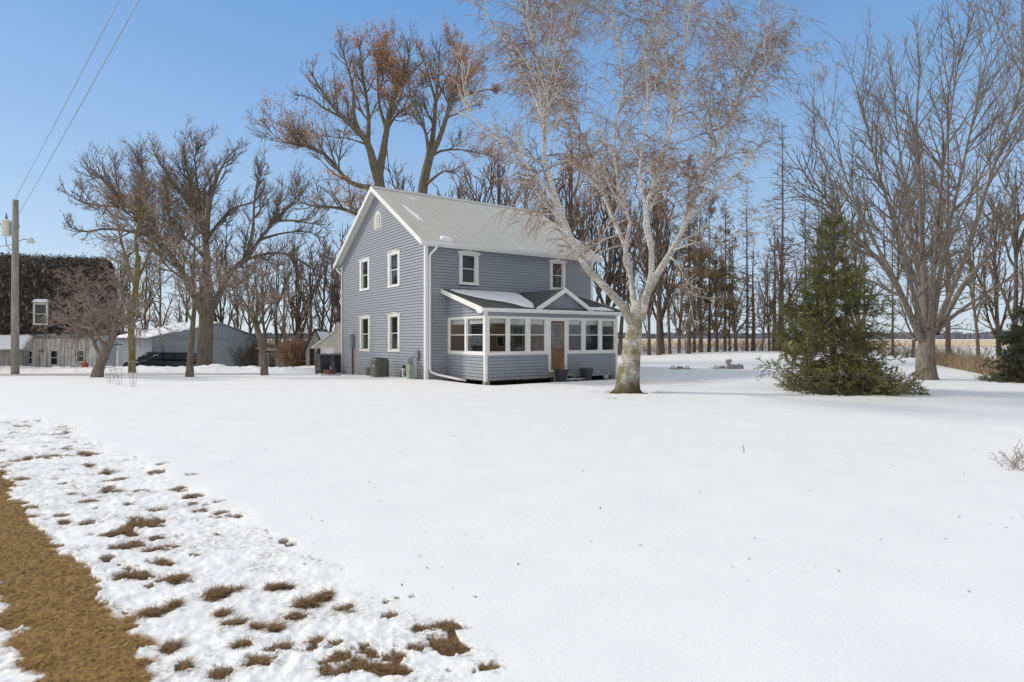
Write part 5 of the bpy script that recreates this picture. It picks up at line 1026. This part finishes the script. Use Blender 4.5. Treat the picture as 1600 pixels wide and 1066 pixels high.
# small grey outbuilding
gs_=thing('small_shed',(*G(417,57)[:2],G(417,57)[2]),.05,'small grey board outbuilding between the metal shed and the orange bush','shed')
k_=57/F; b=B(); boards(b,mpb,-.8,31*k_,-.1,lambda a:1.55,(),.2); boards(b,lambda s,z,o:(31*k_+o,s,z),0,2,-.1,lambda a:1.5); b.build('wall',M['greywood'],gs_); B().add([(-1,-.2,1.95),(20*k_,-.2,1.6),(20*k_,2,1.7),(-1,2,2.05),(-1,-.2,2.02),(20*k_,-.2,1.68),(20*k_,2,1.78),(-1,2,2.12)],[(0,3,2,1),(4,5,6,7),(0,1,5,4),(1,2,6,5),(2,3,7,6),(3,0,4,7)]).build('roof',M['greywood'],gs_)
B().bm(mpb,.2,.75,.0,1.4,.021,.04).build('door',M['bin'],gs_); 
# weathered gabled shed + white garage
d=50.; k_=d/F; x0,y0_,z0=G(478,d); z0=-.5; ws=thing('gabled_shed',(x0,y0_,z0),.0,'narrow weathered board shed with a steep dark gable, left of the white garage','shed')
def zz_(py): return CH+(HZ-py)*k_-z0
pkx=14*k_; wd=30*k_; ezz=zz_(547); pz=zz_(516)
b=B(); boards(b,mpb,.05,wd,-.1,lambda a:ezz+(pz-ezz)*(a/pkx if a<pkx else max(0,(wd-a)/(wd-pkx))),[(6.*k_,13*k_,-.1,zz_(545)),],.13); boards(b,lambda s,z,o:(-o,s,z),0,3,-.1,lambda a:ezz); b.build('wall',M['greywood'],ws)
b=B()
for a0,c0 in ((-.18,ezz-.2),(wd+.15,ezz-.25)): b.add([(a0,-.2,c0),(pkx,-.2,pz+.02),(pkx,3.2,pz+.02),(a0,3.2,c0),(a0,-.2,c0+.09),(pkx,-.2,pz+.13),(pkx,3.2,pz+.13),(a0,3.2,c0+.09)],[(0,3,2,1),(4,5,6,7),(0,1,5,4),(2,3,7,6),(3,0,4,7),(1,2,6,5)])
b.build('roof',M['shingle'],ws); B().box(6*k_,13*k_,.05,.1,-.1,zz_(545)).build('doorway',M['dark'],ws)
me=patch('roof_snow',[(pkx+.15,.1),(wd+.0,.3),(wd+.05,3),(pkx+.15,3)],lambda x,y:pz+.13-(pz-ezz+.15)*(x-pkx)/(wd+.15-pkx),None,'','',.08,20,.02,.06); o=link('roof_snow',me,M['roofsnow'],smooth=True); o.location=ws.location; tag(o,'snow on the right slope of the weathered gabled shed','snow',kind='stuff')
d=49.; k_=d/F; x0,y0_,_=G(494,d); z0=-.5; ga=thing('garage',(x0,y0_,z0),.0,'cream-white garage with an overhead door, partly hidden by the house','garage')
zz_=lambda py: CH+(HZ-py)*k_-z0
xr=31*k_; 
def gf(a): return zz_(542)+(zz_(518)-zz_(542))*(a/xr) if a<xr else zz_(503)
b=B(); z=-.1
siding(b,lambda s,z,o:(s,-o,z),-.1,zz_(503),lambda z:(max(0.,(z-zz_(542))/(zz_(518)-zz_(542))*xr) if z<zz_(518) else xr, xr+3.6),[(.35*xr,.85*xr,-.2,zz_(544)),(xr*.03,xr*.22,-.2,zz_(545))],h=.15)
siding(b,lambda s,z,o:(-o,s,z),-.1,zz_(542),lambda z:(0,5)); b.build('wall',noisy('cream_siding',(.55,.54,.47),(.63,.62,.55),3,.7),ga)
b=B().prism([(-.3,zz_(542)-.15),(xr,zz_(517)),(xr,zz_(517)+.14),(-.3,zz_(542)-.02)],lambda s,z,o:(s,-o,z),-5,.3); b.build('lower_roof',M['offwhite'],ga)
b=B().prism([(xr-.25,zz_(503)),(xr+3.7,zz_(503)),(xr+3.7,zz_(488)),(xr+.9,zz_(492))],lambda s,z,o:(s,-o,z),-5,.25); b.build('upper_roof',M['shingle'],ga)
b=B(); [b.box(.36*xr,.84*xr,.03,.06,-.1+.55*k,.42+.55*k) for k in range(3)]; b.build('overhead_door',M['white'],ga); B().box(xr*.04,xr*.21,.04,.08,-.1,zz_(545)).build('side_door',M['dark'],ga)
b=B().frame(lambda s,z,o:(s,-o,z),.33*xr,.87*xr,-.2,zz_(543),.06,.016,.04).bm(lambda s,z,o:(s,-o,z),.5*xr,.54*xr,zz_(540),zz_(540)+.1,.016,.12); b.build('door_trim',M['white'],ga)
# ------------------------------------------------------------ cars
M['carpaint']=mat('black_car_paint',(.014,.016,.02),.18,0,lambda nt,b: b.inputs['Coat Weight'].__setattr__('default_value',.8),spec=.5)
M['carpaint2']=mat('dark_grey_car_paint',(.03,.034,.042),.22,0,lambda nt,b: b.inputs['Coat Weight'].__setattr__('default_value',.8),spec=.5)
M['carglass']=mat('car_glass',(.05,.06,.07),.06,0,None,spec=.9); M['tyre']=mat('tyre_rubber',(.015,.015,.015),.85); M['rim']=mat('alloy_rim',(.3,.31,.32),.35,.8); M['red']=mat('red_lamp_lens',(.4,.015,.01),.2); M['lamp']=mat('clear_lamp_lens',(.55,.58,.6),.15)
def car(loc,L,H,Wd,label,paint,van,rz_=0.):
    t=thing('parked_car',loc,rz_,label,'car')
    # profile points (x from nose 0..1, z 0..1 of height): nose on the left
    low=[(0.0,.30),(.01,.42),(.03,.50),(.12,.55),(.22,.60)]
    if van: top=[(.26,.62),(.33,.76),(.40,.90),(.46,.965),(.60,1.0),(.80,.99),(.93,.955),(.965,.90),(.985,.72),(.995,.58),(1.0,.42),(.995,.28)]
    else: top=[(.28,.63),(.36,.78),(.43,.91),(.49,.97),(.60,1.),(.78,.98),(.89,.93),(.95,.80),(.98,.63),(1.0,.55),(1.,.4),(.99,.28)]
    pr_=[(x*L,z*H) for x,z in low+top]; b=B(); W2=Wd/2; belt=.62*H; rings=[]
    def hw(z): return W2*(1.0 if z<belt else 1-.24*((z-belt)/(H-belt))**1.2)*(.93 if z<.3*H else 1)
    # body shell as loft across the width
    ys=[-1,-.96,-.6,0,.6,.96,1]; V=[];Fc=[]; n=len(pr_)
    for y in ys:
        for (x,z) in pr_:
            e=abs(y); zz=z-(.03*H if e==1 else .01*H if e>.9 else 0)*(1 if z>.4*H else 0); xn=x+ (.10*L*.5*(e**3) if x<.15*L else 0)*.6-(.03*L*(e**3) if x>.93*L else 0); V.append((xn,y*hw(z),zz))
        V.append((.99*L-.02,y*W2*.93,.17*H)); V.append((.02*L,y*W2*.93,.17*H))
    m=n+2
    for i in range(len(ys)-1):
        for j in range(m): Fc.append((i*m+j,i*m+(j+1)%m,(i+1)*m+(j+1)%m,(i+1)*m+j))
    Fc.append(tuple(range(m))); Fc.append(tuple((len(ys)-1)*m+j for j in range(m))[::-1])
    b.add(V,Fc); body=b.build('body',paint,t,bev=.02)
    # side glass, split by pillars
    def gp(s,a0,a1):
        b=B(); zt_=.93*H; zb_=.66*H
        def lim(x,z): return x
        q=[(a0*L,zb_),(a1*L,zb_),((a1-(.02 if a1>.9 else 0))*L,zt_ if a1<.9 else .90*H),((a0+(.10 if a0<.36 else 0))*L,zt_ if a0>=.36 else .86*H)]
        b.add([(x,s*(hw(z)+.006),z) for x,z in q],[(0,1,2,3)]); b.build('side_window',M['carglass'],t)
    for s in (-1,1):
        gp(s,.34,.50); gp(s,.52,.68); gp(s,.70,.92)
    b=B().add([(.265*L,-.72*W2,.645*H),(.265*L,.72*W2,.645*H),(.44*L,.62*W2,.965*H),(.44*L,-.62*W2,.965*H)],[(0,1,2,3)]); 
    ws_=b.build('windscreen',M['carglass'],t); ws_.location=(-.012*L,0,.012*H)
    for s in (-1,1):
        for wx in (.18,.80):
            w=B().tube([(wx*L,s*(W2-.20),.34),(wx*L,s*(W2+.01),.34)],.34,24).build('wheel',M['tyre'],t); B().tube([(wx*L,s*(W2+.0),.34),(wx*L,s*(W2+.022),.34)],.21,14).build('rim',M['rim'],w)
        B().add([(.02*L,s*.62*W2,.44*H),(.05*L,s*.97*W2,.44*H),(.11*L,s*.985*W2,.51*H),(.03*L,s*.62*W2,.51*H)],[(0,1,2,3)]).build('headlight',M['lamp'],t).location=(-.03,s*.02,.02)
        B().box(.975*L,1.005*L,s*.8*W2-.1,s*.8*W2+.1,.55*H,.78*H).build('tail_light',M['red'],t)
        B().tube([(.33*L,s*W2*.96,.66*H),(.33*L,s*(W2+.16),.69*H)],[.03,.08],10).build('mirror',paint,t)
        B().bm(lambda a,z,o:(a,s*(W2*.90+o),z),.45*L,.9*L,H*.955,H*.972,-.1,-.06).build('roof_rail',M['rim'],t)
    return t
x_,y_=-29.45,48.; car((x_,y_,-1.04),4.75,1.74,1.95,'black minivan parked in front of the grey shed, the nearer of two dark cars',M['carpaint'],True)
x_,y_=-32.1,50.9; car((x_,y_,-1.06),4.6,1.70,1.9,'dark car parked just behind the black minivan, its nose further left',M['carpaint2'],False)
# trailer and odds by the barn corner
tl=thing('utility_trailer',(-30.3,43.6,-1.1),.1,'black open-frame utility trailer between the barn and the cars','trailer'); k_=1
b=B().box(-.9,.9,-.6,.6,.55,.63); b.build('bed',M['acdark'],tl); b=B()
for x in (-.9,.86): b.box(x,x+.05,-.6,-.55,.6,1.25).box(x,x+.05,.55,.6,.6,1.25)
b.box(-.9,.91,-.6,-.55,1.2,1.26).box(-.9,.91,.55,.6,1.2,1.26).box(.86,.91,-.55,.55,1.2,1.26); b.build('side_rail',M['acdark'],tl)
for s in (-1,1): B().tube([(0,s*.62,.32),(0,s*.82,.32)],.32,18).build('wheel',M['tyre'],tl)
B().box(-.6,.6,-.4,.4,.63,.72).build('load',M['boxgrey'],tl)
b=B().tube([(0,0,0),(0,0,2.3),(.05,0,2.35),(1.1,0,2.35)],.03,6); tag(b.build('clothes_post',M['acdark'],loc=(-30.1,45.3,-1.1)),'thin dark post with a crossbar behind the trailer','post')
fj=thing('fuel_can',(-28.75,39.,0),0,'small red fuel can on the snow bank behind the apple tree','fuel can'); fj.location.z=z1(-28.75,39)+.55
fj.location=(-26.05,37.1,z1(-26.05,37.1)+.05); B().box(-.14,.14,-.09,.09,0,.3).build('can',mat('red_plastic',(.35,.02,.015),.4),fj,bev=.03); B().tube([(-.08,0,.3),(-.05,0,.37),(.05,0,.37),(.08,0,.3)],.018,6).build('handle',M['red'],fj)
pt_=thing('propane_tank',(-25.2,37.0,z1(-25.2,37.0)+.02),0,'small white rounded tank on the snow bank right of the fuel can','tank'); B().lathe([(.10,0),(.13,.03),(.19,.12),(.21,.22),(.19,.32),(.12,.40),(.05,.42)],n=20).build('shell',M['offwhite'],pt_,smooth=True); B().tube([(0,0,.42),(0,0,.47)],.06,10).build('valve',M['boxgrey'],pt_)
fx,fy,fz=G(502-52,50.); 
# ------------------------------------------------------------ camera, light, sky
SE,SAZ=rad(33),(-.94,.26)   # sun elevation, horizontal direction towards the sun
cam=bpy.data.cameras.new('camera'); co=bpy.data.objects.new('camera',cam); col.objects.link(co); co.location=(0,0,CH); co.rotation_euler=(rad(90),0,0)
cam.sensor_width=36; cam.lens=F/1600*36; cam.shift_y=-(533-HZ)/1600; cam.clip_end=6000; cam.clip_start=.05; sc.camera=co
sd=Vector((SAZ[0],SAZ[1],math.tan(SE)*math.hypot(*SAZ))).normalized()
sl_=bpy.data.lights.new('sun','SUN'); so=bpy.data.objects.new('sun',sl_); col.objects.link(so); sl_.energy=2.35; sl_.angle=rad(8); sl_.color=(1,.93,.84); so.rotation_euler=sd.to_track_quat('Z','Y').to_euler(); so.location=(-20,10,30)
w=bpy.data.worlds.new('World'); sc.world=w; w.use_nodes=True; nt=w.node_tree; sky=nt.nodes.new('ShaderNodeTexSky'); sky.sky_type='NISHITA'; sky.sun_disc=False; sky.sun_elevation=SE
sky.sun_rotation=math.atan2(SAZ[0],SAZ[1]); sky.altitude=200; sky.air_density=1.0; sky.dust_density=.6; sky.ozone_density=2.2
bg=nt.nodes['Background']; bg.inputs['Strength'].default_value=.13; K_=1/.13
tc=nd(nt,'ShaderNodeTexCoord'); sp=nd(nt,'ShaderNodeSeparateXYZ'); nt.links.new(tc.outputs['Generated'],sp.inputs[0])
k3=lambda *c:tuple(x*K_ for x in c)
air=ramp(nt,sp.outputs['Z'],[(.0,k3(.62,.72,.84)),(.06,k3(.54,.67,.84)),(.2,k3(.37,.555,.81)),(.34,k3(.25,.455,.78)),(.5,k3(.155,.36,.72)),(1,k3(.10,.26,.6))])
gl=nd(nt,'ShaderNodeMapRange'); gl.inputs['From Min'].default_value=-.7; gl.inputs['From Max'].default_value=.7; gl.inputs['To Min'].default_value=1.14; gl.inputs['To Max'].default_value=.92; nt.links.new(sp.outputs['X'],gl.inputs['Value'])
sk=mix(nt,.78,sky.outputs[0],air)
# unseen bright veil added overhead and behind camera for neutral light, blue in front
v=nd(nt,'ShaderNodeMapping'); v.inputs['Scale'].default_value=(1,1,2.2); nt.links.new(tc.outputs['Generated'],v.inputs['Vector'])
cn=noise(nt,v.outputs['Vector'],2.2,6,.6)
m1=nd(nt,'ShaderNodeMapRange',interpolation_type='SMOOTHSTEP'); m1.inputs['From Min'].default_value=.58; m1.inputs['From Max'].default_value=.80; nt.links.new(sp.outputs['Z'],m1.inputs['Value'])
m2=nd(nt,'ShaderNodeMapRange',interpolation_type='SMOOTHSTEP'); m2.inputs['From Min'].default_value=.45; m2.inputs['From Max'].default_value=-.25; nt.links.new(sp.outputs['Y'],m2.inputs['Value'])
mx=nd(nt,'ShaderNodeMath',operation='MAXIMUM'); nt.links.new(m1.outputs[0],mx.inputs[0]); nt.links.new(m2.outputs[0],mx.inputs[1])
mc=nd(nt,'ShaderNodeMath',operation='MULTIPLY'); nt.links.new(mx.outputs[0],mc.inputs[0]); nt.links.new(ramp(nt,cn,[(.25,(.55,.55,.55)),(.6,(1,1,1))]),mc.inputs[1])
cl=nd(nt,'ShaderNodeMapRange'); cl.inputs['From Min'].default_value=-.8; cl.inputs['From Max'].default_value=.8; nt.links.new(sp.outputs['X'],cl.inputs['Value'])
cc=ramp(nt,cl.outputs[0],[(0,k3(1.05,1.0,.94)),(.5,k3(.76,.75,.73)),(1,k3(.50,.51,.53))])  # added veil set brighter on the left to light the gable wall
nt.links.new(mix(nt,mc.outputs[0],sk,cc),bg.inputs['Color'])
sc.render.engine='CYCLES'; sc.view_settings.view_transform='Standard'; sc.view_settings.look='None'; sc.view_settings.exposure=.03; sc.view_settings.gamma=1
sc.render.resolution_x=1024; sc.render.resolution_y=682
sc.cycles.transparent_max_bounces=16
